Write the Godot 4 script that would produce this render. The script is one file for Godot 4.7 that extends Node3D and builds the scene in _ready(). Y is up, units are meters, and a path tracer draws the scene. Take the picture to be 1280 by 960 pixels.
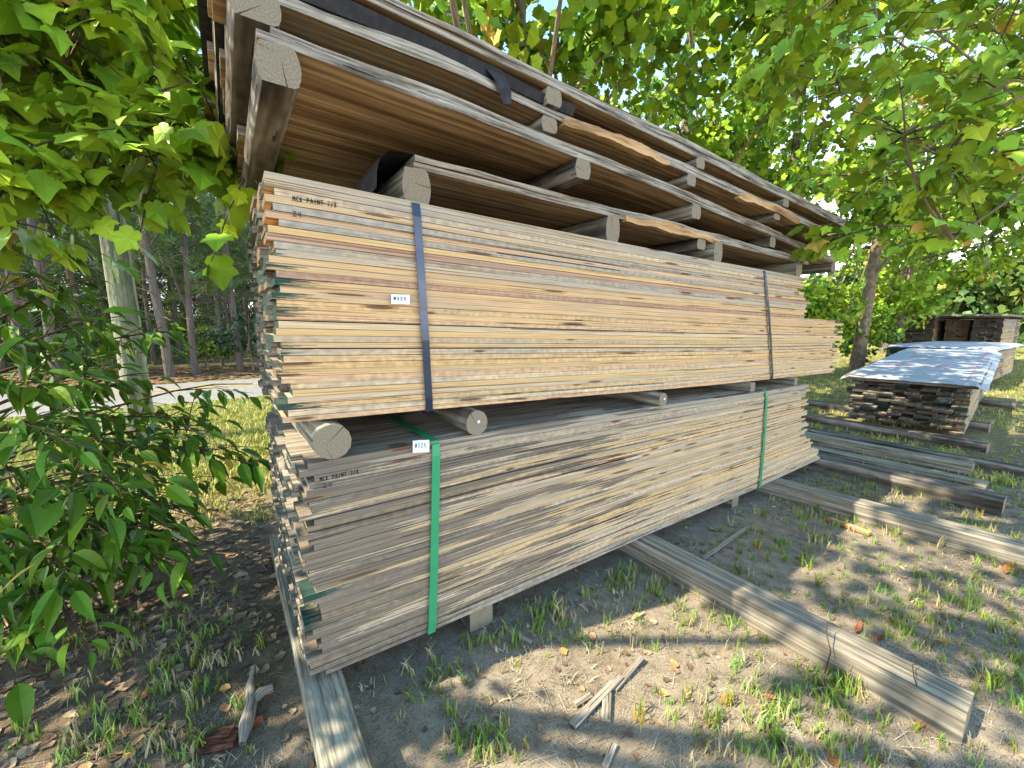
extends Node3D
# A lumber yard corner: strapped board bundles under plank covers, sleepers on the ground, sycamores, a road and a pine wood.

const F := 510.0          # focal length in pixels of the 1280 x 960 photograph
const CAM := Vector3(0.0, 1.5, 1.6)
const PITCH := 8.2
const YAW := 34.5

var counts := {}
var M := {}
var G := RandomNumberGenerator.new()
var nz := FastNoiseLite.new()
var right_v: Vector3
var up_v: Vector3
var fwd_v: Vector3

# ------------------------------------------------------------------ names and metas
func called(parent: Node, base: String) -> String:
	var key := str(parent.get_instance_id()) + base
	var n: int = counts.get(key, 0)
	counts[key] = n + 1
	return base if n == 0 else "%s_%03d" % [base, n]

func thing(base: String, at: Vector3, label: String, category: String, group := "", kind := "") -> Node3D:
	var o := Node3D.new()
	o.name = called(self, base)
	o.position = at
	add_child(o, true)
	tag(o, label, category, group, kind)
	return o

func tag(o: Node, label: String, category := "", group := "", kind := "") -> void:
	o.set_meta("label", label)
	if category: o.set_meta("category", category)
	if group: o.set_meta("group", group)
	if kind: o.set_meta("kind", kind)

func put(parent: Node, base: String, mesh: Mesh, at := Vector3.ZERO) -> MeshInstance3D:
	var o := MeshInstance3D.new()
	o.name = called(parent, base)
	o.mesh = mesh
	o.position = at
	parent.add_child(o, true)
	return o

func structure(base: String, mesh: Mesh, label: String) -> MeshInstance3D:
	var o := put(self, base, mesh)
	o.set_meta("kind", "structure")
	o.set_meta("label", label)
	return o

func copies(parent: Node, base: String, mesh: Mesh, xf: Array, cols: PackedColorArray) -> MultiMeshInstance3D:
	var mm := MultiMesh.new()
	mm.transform_format = MultiMesh.TRANSFORM_3D
	mm.use_colors = true
	mm.mesh = mesh
	mm.instance_count = xf.size()
	for i in xf.size():
		mm.set_instance_transform(i, xf[i])
		mm.set_instance_color(i, cols[i])
	var o := MultiMeshInstance3D.new()
	o.name = called(parent, base)
	o.multimesh = mm
	o.set_meta("kind", "stuff")
	parent.add_child(o, true)
	return o

# ------------------------------------------------------------------ geometry buffer
class Buf:
	var v := PackedVector3Array()
	var n := PackedVector3Array()
	var t := PackedVector2Array()
	var c := PackedColorArray()
	var i := PackedInt32Array()
	var col := Color.WHITE
	func vert(p: Vector3, nn: Vector3, uv: Vector2) -> int:
		v.append(p); n.append(nn); t.append(uv); c.append(col)
		return v.size() - 1
	# corners run counter-clockwise seen from outside
	func quad(a: Vector3, b: Vector3, cc: Vector3, d: Vector3, ua: Vector2, ub: Vector2, uc: Vector2, ud: Vector2) -> void:
		var nn := (cc - a).cross(d - b).normalized()
		var k := vert(a, nn, ua); vert(b, nn, ub); vert(cc, nn, uc); vert(d, nn, ud)
		i.append_array([k, k + 2, k + 1, k, k + 3, k + 2])
	func tri(a: Vector3, b: Vector3, cc: Vector3, ua := Vector2.ZERO, ub := Vector2.ZERO, uc := Vector2.ZERO) -> void:
		var nn := (b - a).cross(cc - a).normalized()
		var k := vert(a, nn, ua); vert(b, nn, ub); vert(cc, nn, uc)
		i.append_array([k, k + 2, k + 1])

func commit(parts: Array, off := Vector3.ZERO) -> ArrayMesh:
	# parts: [Buf, material, Buf, material, ...]
	var m := ArrayMesh.new()
	for k in range(0, parts.size(), 2):
		var b: Buf = parts[k]
		if b.v.is_empty(): continue
		var vv := b.v
		if off != Vector3.ZERO:
			for q in vv.size(): vv[q] -= off
		var a := []
		a.resize(Mesh.ARRAY_MAX)
		a[Mesh.ARRAY_VERTEX] = vv
		a[Mesh.ARRAY_NORMAL] = b.n
		a[Mesh.ARRAY_TEX_UV] = b.t
		a[Mesh.ARRAY_COLOR] = b.c
		a[Mesh.ARRAY_INDEX] = b.i
		m.add_surface_from_arrays(Mesh.PRIMITIVE_TRIANGLES, a)
		m.surface_set_material(m.get_surface_count() - 1, parts[k + 1])
	return m

# ------------------------------------------------------------------ pixels to places
func ray(px: float, py: float) -> Vector3:
	return fwd_v + right_v * ((px - 640.0) / F) - up_v * ((py - 480.0) / F)

func at_depth(px: float, py: float, d: float) -> Vector3:
	return CAM + ray(px, py) * d

func on_y(px: float, py: float, y: float) -> Vector3:
	var d := ray(px, py)
	return CAM + d * ((y - CAM.y) / d.y)

func seen_size(p: Vector3, size: float) -> float:
	var d := p - CAM
	var z := d.dot(fwd_v)
	if z < 0.3: return 0.0
	var sx := d.dot(right_v) / z * F
	var sy := d.dot(up_v) / z * F
	if absf(sx) > 650 or absf(sy) > 490: return 0.0
	return size * F / z

func curve(pts: Array, x: float) -> float:
	if x <= pts[0][0]: return pts[0][1]
	for k in range(1, pts.size()):
		if x <= pts[k][0]:
			var t: float = (x - pts[k - 1][0]) / (pts[k][0] - pts[k - 1][0])
			return lerpf(pts[k - 1][1], pts[k][1], t)
	var e: Array = pts[pts.size() - 1]
	var g: Array = pts[pts.size() - 2]
	return e[1] + (x - e[0]) * (e[1] - g[1]) / (e[0] - g[0])

# ------------------------------------------------------------------ textures
func noise_bytes(w: int, h: int, sx: int, sy: int, freq: float, sd: int, octaves := 3) -> PackedByteArray:
	var n := FastNoiseLite.new()
	n.seed = sd
	n.frequency = freq
	n.noise_type = FastNoiseLite.TYPE_SIMPLEX_SMOOTH
	n.fractal_octaves = octaves
	var im := n.get_seamless_image(maxi(8, w / sx), maxi(8, h / sy))
	im.convert(Image.FORMAT_L8)
	# wrapped margins, so that the stretched picture still tiles
	var a := im.get_width()
	var b := im.get_height()
	var big := Image.create(a + 4, b + 4, false, Image.FORMAT_L8)
	for oy in [-1, 0, 1]:
		for ox in [-1, 0, 1]:
			big.blit_rect(im, Rect2i(0, 0, a, b), Vector2i(2 + ox * a, 2 + oy * b))
	var fx := float(w) / a
	var fy := float(h) / b
	big.resize(int(round((a + 4) * fx)), int(round((b + 4) * fy)), Image.INTERPOLATE_CUBIC)
	return big.get_region(Rect2i(int(round(2 * fx)), int(round(2 * fy)), w, h)).get_data()

func tex(w: int, h: int, bytes: PackedByteArray) -> ImageTexture:
	return ImageTexture.create_from_image(Image.create_from_data(w, h, false, Image.FORMAT_RGB8, bytes))

func normal_tex(w: int, h: int, bytes: PackedByteArray, strength: float) -> ImageTexture:
	var im := Image.create_from_data(w, h, false, Image.FORMAT_L8, bytes)
	im.convert(Image.FORMAT_RGBA8)
	im.bump_map_to_normal_map(strength)
	return ImageTexture.create_from_image(im)

# grain along u; three colours in sRGB bytes, streak sharpness, how much blotching
func wood(w: int, h: int, light: Color, mid: Color, dark: Color, sd: int, streak := 24, blotch := 0.5, cracks := 0.12) -> Array:
	var a := noise_bytes(w, h, streak, 1, 0.06, sd)
	var b := noise_bytes(w, h, 8, 1, 0.22, sd + 1, 2)
	var c := noise_bytes(w, h, 6, 2, 0.035, sd + 2)
	var k := noise_bytes(w, h, streak, 1, 0.11, sd + 3, 1)
	var out := PackedByteArray()
	out.resize(w * h * 3)
	var bump := PackedByteArray()
	bump.resize(w * h)
	for i in w * h:
		var s := a[i] / 255.0 * (1.0 - blotch * 0.5) + c[i] / 255.0 * blotch * 0.5
		var f := (b[i] / 255.0 - 0.5) * 0.34
		s = clampf((s - 0.5) * 1.7 + 0.5 + f, 0.0, 1.0)
		var crack := 1.0
		if k[i] < 255 * cracks: crack = 0.45
		var q := (mid.lerp(light, s * 2.0 - 1.0) if s > 0.5 else dark.lerp(mid, s * 2.0)) * crack
		out[i * 3] = int(clampf(q.r, 0, 1) * 255)
		out[i * 3 + 1] = int(clampf(q.g, 0, 1) * 255)
		out[i * 3 + 2] = int(clampf(q.b, 0, 1) * 255)
		bump[i] = int(clampf((a[i] * 0.5 + b[i] * 0.5) * crack, 0, 255))
	return [tex(w, h, out), normal_tex(w, h, bump, 3.0)]

func rgb8(r: int, g: int, b: int) -> Color:
	return Color(r / 255.0, g / 255.0, b / 255.0)

const STRIPS := 40
const SW := 1024
const SH := 32
# One strip per board edge: its own base tone, greying that follows the grain, knots, saw marks and green end sealer.
func board_atlas(bases: Array, greys: Array, greens: Array, sd: int, grey_col: Color, dark_col: Color, left_grey: float, soft := 1.0) -> ImageTexture:
	var w := SW
	var h := STRIPS * SH
	var a := noise_bytes(w, h, 40, 1, 0.09, sd)
	var b := noise_bytes(w, h, 12, 1, 0.25, sd + 1, 2)
	var c := noise_bytes(w, h, 10, 4, 0.05, sd + 2)
	var e := noise_bytes(w, h, 1, 6, 0.12, sd + 3, 2)
	var rn := RandomNumberGenerator.new()
	rn.seed = sd
	var out := PackedByteArray()
	out.resize(w * h * 3)
	var green := rgb8(28, 58, 50)
	for s in STRIPS:
		var base: Color = bases[s % bases.size()]
		var gm: float = greys[s % greys.size()]
		var gr: float = greens[s % greens.size()]
		var saw := rn.randf() < 0.45
		var knots := []
		for q in rn.randi_range(0, 4):
			knots.append([rn.randf() * w, rn.randf() * SH, rn.randf_range(5, 16), rn.randf_range(3, 9)])
		var dark_run := [rn.randf() * w, rn.randf_range(40, 220), rn.randf_range(0.0, 1.0)]
		for y in SH:
			for x in w:
				var i := (s * SH + y) * w + x
				var st := a[i] / 255.0 - 0.5
				var fi := b[i] / 255.0 - 0.5
				var bl := c[i] / 255.0 - 0.5
				var aged := 0.0
				var g := gm * soft + (st * 0.8 + bl * 0.95) * (0.55 + 0.45 * soft)
				if left_grey > 0.0:
					if x + bl * 800.0 + st * 360.0 + fi * 120.0 < 215:
						g += left_grey
						aged = 0.5
				g = clampf(g, 0.0, 1.0)
				var q := base.lerp(grey_col, g).lerp(dark_col, aged)
				if st + bl * 0.8 < -0.32: q = q.lerp(dark_col, 0.62)
				var mul := 1.0 + fi * 0.26 + st * 0.22
				if saw: mul += (e[i] / 255.0 - 0.5) * 0.22
				q *= mul
				for kn in knots:
					var dx: float = (x - kn[0]) / kn[2]
					var dy: float = (y - kn[1]) / kn[3]
					var dd := dx * dx + dy * dy
					if dd < 1.0: q = q.lerp(rgb8(84, 58, 40), 0.75)
					elif dd < 2.2: q = q.lerp(rgb8(140, 100, 64), 0.4)
				if gr > 0.0 and x < gr * 46.0 + bl * 50.0 + st * 30.0 + fi * 40.0 - 4.0:
					q = q.lerp(green * (1.0 + fi * 0.5), 0.86)
				if dark_run[2] > 0.62 and absf(x - dark_run[0]) < dark_run[1] and absf(y - 6.0 - st * 8.0) < 1.8:
					q *= 0.35
				out[i * 3] = int(clampf(q.r, 0, 1) * 255)
				out[i * 3 + 1] = int(clampf(q.g, 0, 1) * 255)
				out[i * 3 + 2] = int(clampf(q.b, 0, 1) * 255)
	return tex(w, h, out)

func rings_tex() -> ImageTexture:
	var w := 128
	var out := PackedByteArray()
	out.resize(w * w * 3)
	var n := FastNoiseLite.new()
	n.seed = 5
	n.frequency = 0.02
	for y in w:
		for x in w:
			var d := Vector2(x - 50, y - 84)
			var r := d.length() + n.get_noise_2d(x, y) * 7.0
			var s := 0.5 + 0.5 * sin(r * 0.75 + n.get_noise_2d(x * 2.0, 9.0) * 3.0)
			var k := 0.86 + 0.07 * s + n.get_noise_2d(x * 9.0, y * 9.0) * 0.16
			if absf(d.angle() - 0.6) < 0.02 or absf(d.angle() + 1.3) < 0.025: k *= 0.5
			var i := (y * w + x) * 3
			out[i] = int(clampf(148 * k, 0, 255)); out[i + 1] = int(clampf(136 * k, 0, 255)); out[i + 2] = int(clampf(114 * k, 0, 255))
	return tex(w, w, out)

func mottled(w: int, cols: Array, f1: float, f2: float, sd: int, sx := 1, sy := 1) -> Array:
	var a := noise_bytes(w, w, sx, sy, f1, sd, 4)
	var b := noise_bytes(w, w, 1, 1, f2, sd + 1, 3)
	var out := PackedByteArray()
	out.resize(w * w * 3)
	for i in w * w:
		var s := clampf(a[i] / 255.0 * 0.62 + b[i] / 255.0 * 0.38, 0, 0.999) * (cols.size() - 1)
		var k := int(s)
		var q: Color = cols[k].lerp(cols[k + 1], s - k)
		out[i * 3] = int(q.r * 255); out[i * 3 + 1] = int(q.g * 255); out[i * 3 + 2] = int(q.b * 255)
	return [tex(w, w, out), normal_tex(w, w, a, 4.0)]

func grit(w: int, cols: Array, sd: int) -> Array:
	var a := noise_bytes(w, w, 1, 1, 0.012, sd, 4)
	var b := noise_bytes(w, w, 1, 1, 0.30, sd + 1, 2)
	var c := noise_bytes(w, w, 5, 1, 0.22, sd + 2, 2)
	var d := noise_bytes(w, w, 1, 5, 0.22, sd + 3, 2)
	var out := PackedByteArray()
	out.resize(w * w * 3)
	var bump := PackedByteArray()
	bump.resize(w * w)
	for i in w * w:
		var f := b[i] / 255.0
		var s := clampf(a[i] / 255.0 * 0.45 + f * 0.55, 0, 0.999) * (cols.size() - 1)
		var k := int(s)
		var q: Color = cols[k].lerp(cols[k + 1], s - k)
		# shreds of straw and bark lying both ways
		if c[i] > 186: q = q.lerp(rgb8(176, 160, 128), 0.65)
		elif d[i] > 190: q = q.lerp(rgb8(150, 130, 100), 0.6)
		elif c[i] < 62: q = q.lerp(rgb8(58, 46, 36), 0.6)
		elif d[i] < 60: q = q.lerp(rgb8(74, 60, 46), 0.55)
		out[i * 3] = int(q.r * 255); out[i * 3 + 1] = int(q.g * 255); out[i * 3 + 2] = int(q.b * 255)
		bump[i] = int(f * 110 + c[i] * 0.3 + d[i] * 0.25)
	return [tex(w, w, out), normal_tex(w, w, bump, 5.0)]

func mat(name_: String, pair, rough := 0.85, scale := Vector3.ONE, tri := false, nscale := 0.6, vcol := false) -> StandardMaterial3D:
	var m := StandardMaterial3D.new()
	m.resource_name = name_
	m.roughness = rough
	m.metallic_specular = 0.35
	if pair is Color:
		m.albedo_color = pair
	elif pair is Array:
		m.albedo_texture = pair[0]
		if pair.size() > 1:
			m.normal_enabled = true
			m.normal_texture = pair[1]
			m.normal_scale = nscale
	elif pair != null:
		m.albedo_texture = pair
	m.uv1_scale = scale
	if tri:
		m.uv1_triplanar = true
		m.uv1_world_triplanar = false
	m.vertex_color_use_as_albedo = vcol
	M[name_] = m
	return m

func lin(r: float, g: float, b: float) -> Color:
	return Color(r, g, b).linear_to_srgb()

func make_materials() -> void:
	var tan_ := rgb8(206, 162, 106); var yel := rgb8(208, 165, 102); var pale := rgb8(212, 182, 140); var peach := rgb8(204, 156, 112)
	var gry := rgb8(156, 150, 138); var pink := rgb8(158, 114, 94); var gtan := rgb8(186, 156, 114)
	var bases := [gtan, pale, pale, tan_, gtan, peach, gtan, yel, pink, gtan, pale, tan_, tan_, pink, tan_, peach, tan_, tan_, tan_, peach, pale, yel, gtan, tan_, pale, tan_, yel, tan_, peach, pale, yel, pale, tan_, pale, peach, tan_, gtan, tan_, yel, tan_]
	for i in bases.size(): bases[i] = bases[i].lerp(rgb8(208, 182, 142), 0.32)
	var greys := [0.62, 0.6, 0.35, 0.3, 0.85, 0.15, 0.8, 0.05, 0.1, 0.7, 0.5, 0.12, 0.08, 0.1, 0.1, 0.1, 0.1, 0.1, 0.12, 0.1, 0.15, 0.0, 0.3, 0.1, 0.55, 0.1, 0.0, 0.2, 0.1, 0.3, 0.0, 0.55, 0.2, 0.25, 0.1, 0.1, 0.3, 0.1, 0.0, 0.1]
	for i in 12: greys[i] *= 1.45
	var greens := [0, 0, 0, 0, 0, 0, 0, 0, 0, 0, 0.2, 0, 0.15, 0, 0.9, 0, 0.55, 0, 0.6, 0, 0, 0, 0, 0.3, 0.2, 0, 0, 0.5, 0, 0, 0, 0, 0.7, 0, 0, 0, 0.3, 0, 0, 0.3]
	var atlas_n := normal_tex(512, 640, noise_bytes(512, 640, 24, 1, 0.2, 77), 2.5)
	mat("board_pale", board_atlas(bases, greys, greens, 11, rgb8(160, 150, 134), rgb8(120, 102, 82), 0.0, 0.78), 0.82)
	M.board_pale.normal_enabled = true; M.board_pale.normal_texture = atlas_n; M.board_pale.normal_scale = 0.5
	var low_b := [rgb8(150, 143, 132), rgb8(158, 150, 138), gtan, rgb8(150, 140, 122), gtan, pale, gtan, yel, tan_, gtan, yel, peach, pale, gtan, tan_, pale, gtan, tan_, pale, gtan, yel, gtan, pale, gtan, tan_, yel, tan_, pale, tan_, pale, pale, gtan, pale, tan_]
	for i in low_b.size(): low_b[i] = low_b[i].lerp(rgb8(214, 194, 160), 0.3)
	var low_g := [0.95, 0.95, 0.7, 0.85, 0.8, 0.6, 0.72, 0.5, 0.35, 0.7, 0.2, 0.4, 0.45, 0.65, 0.3, 0.5, 0.6, 0.4, 0.55, 0.6, 0.2, 0.65, 0.45, 0.7, 0.3, 0.2, 0.35, 0.5, 0.35, 0.55, 0.5, 0.55, 0.5, 0.4]
	var low_e := [0.1, 0, 0, 0.1, 0, 0, 0, 0.2, 0, 0, 0, 0, 0.2, 0, 0, 0.1, 0, 0, 0.15, 0, 0, 0.5, 0, 0, 0, 0.1, 0.6, 0, 0, 0.1, 0, 0, 0, 0]
	mat("board_grey", board_atlas(low_b, low_g, low_e, 41, rgb8(150, 139, 121), rgb8(86, 77, 67), 0.55, 0.66), 0.84)
	M.board_grey.normal_enabled = true; M.board_grey.normal_texture = atlas_n; M.board_grey.normal_scale = 0.5
	mat("weathered", wood(1024, 256, rgb8(172, 164, 148), rgb8(136, 127, 112), rgb8(84, 76, 66), 101), 0.88, Vector3(0.7, 4, 1), false, 0.8)
	mat("underside", wood(1536, 512, rgb8(206, 178, 138), rgb8(172, 140, 102), rgb8(120, 92, 66), 131, 64, 0.7, 0.03), 0.85, Vector3(0.16, 0.85, 1), false, 0.4)
	mat("treated", wood(1024, 256, rgb8(166, 160, 140), rgb8(128, 124, 108), rgb8(80, 78, 68), 151, 30, 0.5, 0.07), 0.88, Vector3(0.5, 2.0, 1), false, 0.5)
	mat("sleeper", wood(1024, 256, rgb8(156, 149, 133), rgb8(122, 116, 102), rgb8(86, 81, 70), 161, 36, 0.55, 0.07), 0.88, Vector3(0.45, 2.3, 1), false, 0.5)
	mat("sleeper_dark", wood(512, 128, rgb8(140, 134, 122), rgb8(92, 86, 76), rgb8(50, 46, 40), 171, 20, 0.7), 0.9, Vector3(0.6, 1.6, 1), false, 0.7)
	mat("bare_wood", wood(512, 128, rgb8(200, 164, 118), rgb8(172, 134, 92), rgb8(116, 88, 60), 181, 20, 0.6, 0.05), 0.85, Vector3(0.8, 4, 1), false, 0.6)
	mat("rings", rings_tex(), 0.9)
	mat("rust", wood(256, 128, rgb8(112, 72, 52), rgb8(82, 52, 38), rgb8(48, 32, 26), 201, 4, 0.9, 0.1), 0.95, Vector3(5, 9, 1), false, 1.2)
	mat("end_raw", mottled(128, [rgb8(76, 64, 50), rgb8(104, 90, 70), rgb8(130, 114, 90)], 0.05, 0.2, 21), 0.9, Vector3(8, 8, 8), true)
	mat("end_grey", mottled(128, [rgb8(84, 80, 74), rgb8(124, 118, 108), rgb8(150, 144, 132)], 0.05, 0.2, 22), 0.9, Vector3(8, 8, 8), true)
	mat("end_green", mottled(128, [rgb8(22, 40, 35), rgb8(32, 54, 47), rgb8(56, 76, 66)], 0.05, 0.2, 23), 0.6, Vector3(8, 8, 8), true)
	mat("end_dark", mottled(128, [rgb8(46, 42, 36), rgb8(74, 68, 58), rgb8(100, 92, 80)], 0.05, 0.2, 24), 0.9, Vector3(8, 8, 8), true)
	mat("felt", mottled(256, [rgb8(34, 34, 36), rgb8(52, 52, 54), rgb8(76, 76, 78)], 0.03, 0.3, 31), 0.95, Vector3(2, 2, 2), true)
	mat("strap_steel", lin(0.022, 0.036, 0.07), 0.22)
	M.strap_steel.metallic = 0.35; M.strap_steel.metallic_specular = 0.6
	mat("strap_green", lin(0.025, 0.27, 0.11), 0.35)
	M.strap_green.metallic_specular = 0.5
	mat("paper", rgb8(232, 240, 244), 0.7)
	mat("ink", rgb8(22, 22, 30), 0.6)
	mat("print_red", lin(0.52, 0.24, 0.26), 0.7)
	mat("wrap", mottled(256, [rgb8(128, 133, 140), rgb8(152, 157, 164), rgb8(176, 180, 186)], 0.02, 0.1, 33), 0.55, Vector3(0.6, 0.6, 0.6), true, 0.5)
	mat("ground", grit(1024, [rgb8(74, 65, 55), rgb8(114, 104, 91), rgb8(146, 137, 122), rgb8(166, 158, 144), rgb8(192, 186, 174)], 51), 0.95, Vector3(0.7, 0.7, 1), false, 1.0, true)
	mat("asphalt", mottled(512, [rgb8(98, 95, 90), rgb8(124, 121, 115), rgb8(146, 143, 136)], 0.02, 0.4, 61), 0.9, Vector3(0.4, 0.4, 1))
	mat("line_yellow", rgb8(196, 158, 64), 0.8)
	mat("bark_sycamore", mottled(512, [rgb8(70, 58, 46), rgb8(104, 90, 72), rgb8(136, 120, 98), rgb8(190, 180, 158)], 0.02, 0.08, 71), 0.9, Vector3(1, 0.5, 1))
	mat("bark_pine", mottled(512, [rgb8(48, 42, 37), rgb8(84, 75, 67), rgb8(112, 102, 92), rgb8(136, 126, 114)], 0.03, 0.1, 81, 1, 4), 0.95, Vector3(2, 0.4, 1), false, 1.2)
	mat("bark_twig", rgb8(72, 60, 46), 0.9)
	mat("pole_wood", wood(1024, 128, rgb8(140, 142, 118), rgb8(112, 116, 94), rgb8(76, 78, 62), 191, 40, 0.5, 0.07), 0.9, Vector3(0.35, 1, 1), false, 0.7)
	mat("leaf", Color.WHITE, 0.42, Vector3.ONE, false, 1.0, true)
	M.leaf.backlight = Color(0.95, 1.0, 0.35)
	M.leaf.metallic_specular = 0.3
	mat("leaf_gloss", Color.WHITE, 0.45, Vector3.ONE, false, 1.0, true)
	M.leaf_gloss.backlight = Color(0.7, 0.8, 0.25)
	M.leaf_gloss.metallic_specular = 0.3
	mat("needle", Color.WHITE, 0.6, Vector3.ONE, false, 1.0, true)
	M.needle.backlight = Color(0.4, 0.5, 0.2)
	mat("blade", Color.WHITE, 0.6, Vector3.ONE, false, 1.0, true)
	M.blade.backlight = Color(0.75, 0.85, 0.3)
	mat("dry", Color.WHITE, 0.9, Vector3.ONE, false, 1.0, true)
	mat("scrap", Color.WHITE, 0.9, Vector3.ONE, false, 1.0, true)

# ------------------------------------------------------------------ planks
# A plank whose long axis is x. fb/ft/zf/zb give the bottom, the top, the front and the back at x. Strip: the [v0, v1] band of its atlas, or empty for metre uv.
func plank(x0: float, x1: float, seg: int, fb: Callable, ft: Callable, zf: Callable, zb: Callable, side: Material, under: Material, ends: Material, strip := [], off := Vector3.ZERO, uo := 0.0) -> ArrayMesh:
	var s := Buf.new(); var u := Buf.new(); var e := Buf.new()
	var st := []
	for k in seg + 1:
		var x := lerpf(x0, x1, float(k) / seg)
		var yb: float = fb.call(x); var yt: float = ft.call(x); var a: float = zf.call(x); var b: float = zb.call(x)
		st.append([Vector3(x, yb, a), Vector3(x, yt, a), Vector3(x, yt, b), Vector3(x, yb, b)])
	for k in seg:
		var p: Array = st[k]; var q: Array = st[k + 1]
		var ua: float; var ub: float; var v0: float; var v1: float; var v2: float
		if strip.is_empty():
			ua = p[0].x + fmod(uo, 0.4); ub = q[0].x + fmod(uo, 0.4)
			v0 = uo * 1.7; v1 = v0 + (st[0][1].y - st[0][0].y); v2 = v1 + (st[0][1].z - st[0][2].z)
		else:
			ua = (p[0].x - 0.1) / 5.0; ub = (q[0].x - 0.1) / 5.0
			v0 = strip[1]; v1 = strip[0]; v2 = strip[1]
		s.quad(p[0], q[0], q[1], p[1], Vector2(ua, v0), Vector2(ub, v0), Vector2(ub, v1), Vector2(ua, v1))
		s.quad(p[1], q[1], q[2], p[2], Vector2(ua, v1), Vector2(ub, v1), Vector2(ub, v2), Vector2(ua, v2))
		s.quad(q[3], p[3], p[2], q[2], Vector2(ub, v0), Vector2(ua, v0), Vector2(ua, v1), Vector2(ub, v1))
		var w0: float = uo * 0.6; var w1: float = w0 - (st[0][0].z - st[0][3].z)
		if strip.is_empty():
			u.quad(p[3], q[3], q[0], p[0], Vector2(ua, w1 + uo), Vector2(ub, w1 + uo), Vector2(ub, w0 + uo), Vector2(ua, w0 + uo))
		else:
			u.quad(p[3], q[3], q[0], p[0], Vector2(ua, v0), Vector2(ub, v0), Vector2(ub, v1), Vector2(ua, v1))
	var f: Array = st[0]; var l: Array = st[seg]
	e.quad(f[3], f[0], f[1], f[2], Vector2(0, 0), Vector2(1, 0), Vector2(1, 1), Vector2(0, 1))
	e.quad(l[0], l[3], l[2], l[1], Vector2(0, 0), Vector2(1, 0), Vector2(1, 1), Vector2(0, 1))
	return commit([s, side, u, under, e, ends], off)

# A bundle: layers of boards from the top down, front column first.
func bundle(root: Node3D, top: Array, bot: Array, layers: int, zf: float, zb: float, cols: int, x_near: Callable, x_far: Callable, side: Material, inner: Material, end_of: Callable, sd: int) -> void:
	var r := RandomNumberGenerator.new()
	r.seed = sd
	var off := root.position
	for k in layers:
		var t0 := float(k) / layers
		var t1 := float(k + 1) / layers
		var cuts := [zf]
		var wsum := 0.0
		var ws := []
		for c in cols:
			ws.append(r.randf_range(0.75, 1.25)); wsum += ws[c]
		for c in cols:
			cuts.append(cuts[c] - (zf - zb) * ws[c] / wsum)
		for c in cols:
			var gap := r.randf_range(0.0008, 0.0026) + (0.003 if r.randf() < 0.14 else 0.0)
			var wav := r.randf_range(0.0, 100.0)
			var push := r.randf_range(-0.005, 0.003) if c == 0 else 0.0
			var amp := r.randf_range(0.0004, 0.0018)
			var fb := func(x): return lerpf(curve(top, x), curve(bot, x), t1) + gap + nz.get_noise_2d(x * 60.0, wav + t1 * 800.0) * amp
			var ft := func(x): return lerpf(curve(top, x), curve(bot, x), t0) - nz.get_noise_2d(x * 60.0, wav + 50.0) * amp
			var za: float = cuts[c]
			var zc: float = cuts[c + 1]
			var wob := 0.004 if c == 0 else 0.0
			var fz := func(x): return za + push - (0.002 if c > 0 else 0.0) + nz.get_noise_2d(x * 45.0, wav * 3.0) * wob
			var bz := func(_x): return zc
			var a: float = x_near.call(k, c, r)
			var b: float = x_far.call(k, c, r)
			var o: MeshInstance3D
			if c == 0:
				var v0 := (float(k % STRIPS) + 0.04) / STRIPS
				var v1 := (float(k % STRIPS) + 0.96) / STRIPS
				o = put(root, "board", plank(a, b, 10, fb, ft, fz, bz, side, side, end_of.call(k, c, r), [v0, v1], off))
			else:
				o = put(root, "board", plank(a, b, 3, fb, ft, fz, bz, inner, inner, end_of.call(k, c, r), [], off, r.randf() * 7.0))

# A flat strap: rectangle swept along points.
func ribbon(pts: Array, wide: Vector3, thick: float, m: Material, off: Vector3) -> ArrayMesh:
	var b := Buf.new()
	for k in pts.size() - 1:
		var a: Vector3 = pts[k]; var c: Vector3 = pts[k + 1]
		var n := wide.cross(c - a).normalized() * thick
		var w := wide * 0.5
		b.quad(a - w + n, a + w + n, c + w + n, c - w + n, Vector2(0, k), Vector2(1, k), Vector2(1, k + 1), Vector2(0, k + 1))
		b.quad(a + w, a - w, c - w, c + w, Vector2(0, k), Vector2(1, k), Vector2(1, k + 1), Vector2(0, k + 1))
		b.quad(a + w + n, a + w, c + w, c + w + n, Vector2(0, k), Vector2(1, k), Vector2(1, k + 1), Vector2(0, k + 1))
		b.quad(a - w, a - w + n, c - w + n, c - w, Vector2(0, k), Vector2(1, k), Vector2(1, k + 1), Vector2(0, k + 1))
	return commit([b, m], off)

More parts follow.
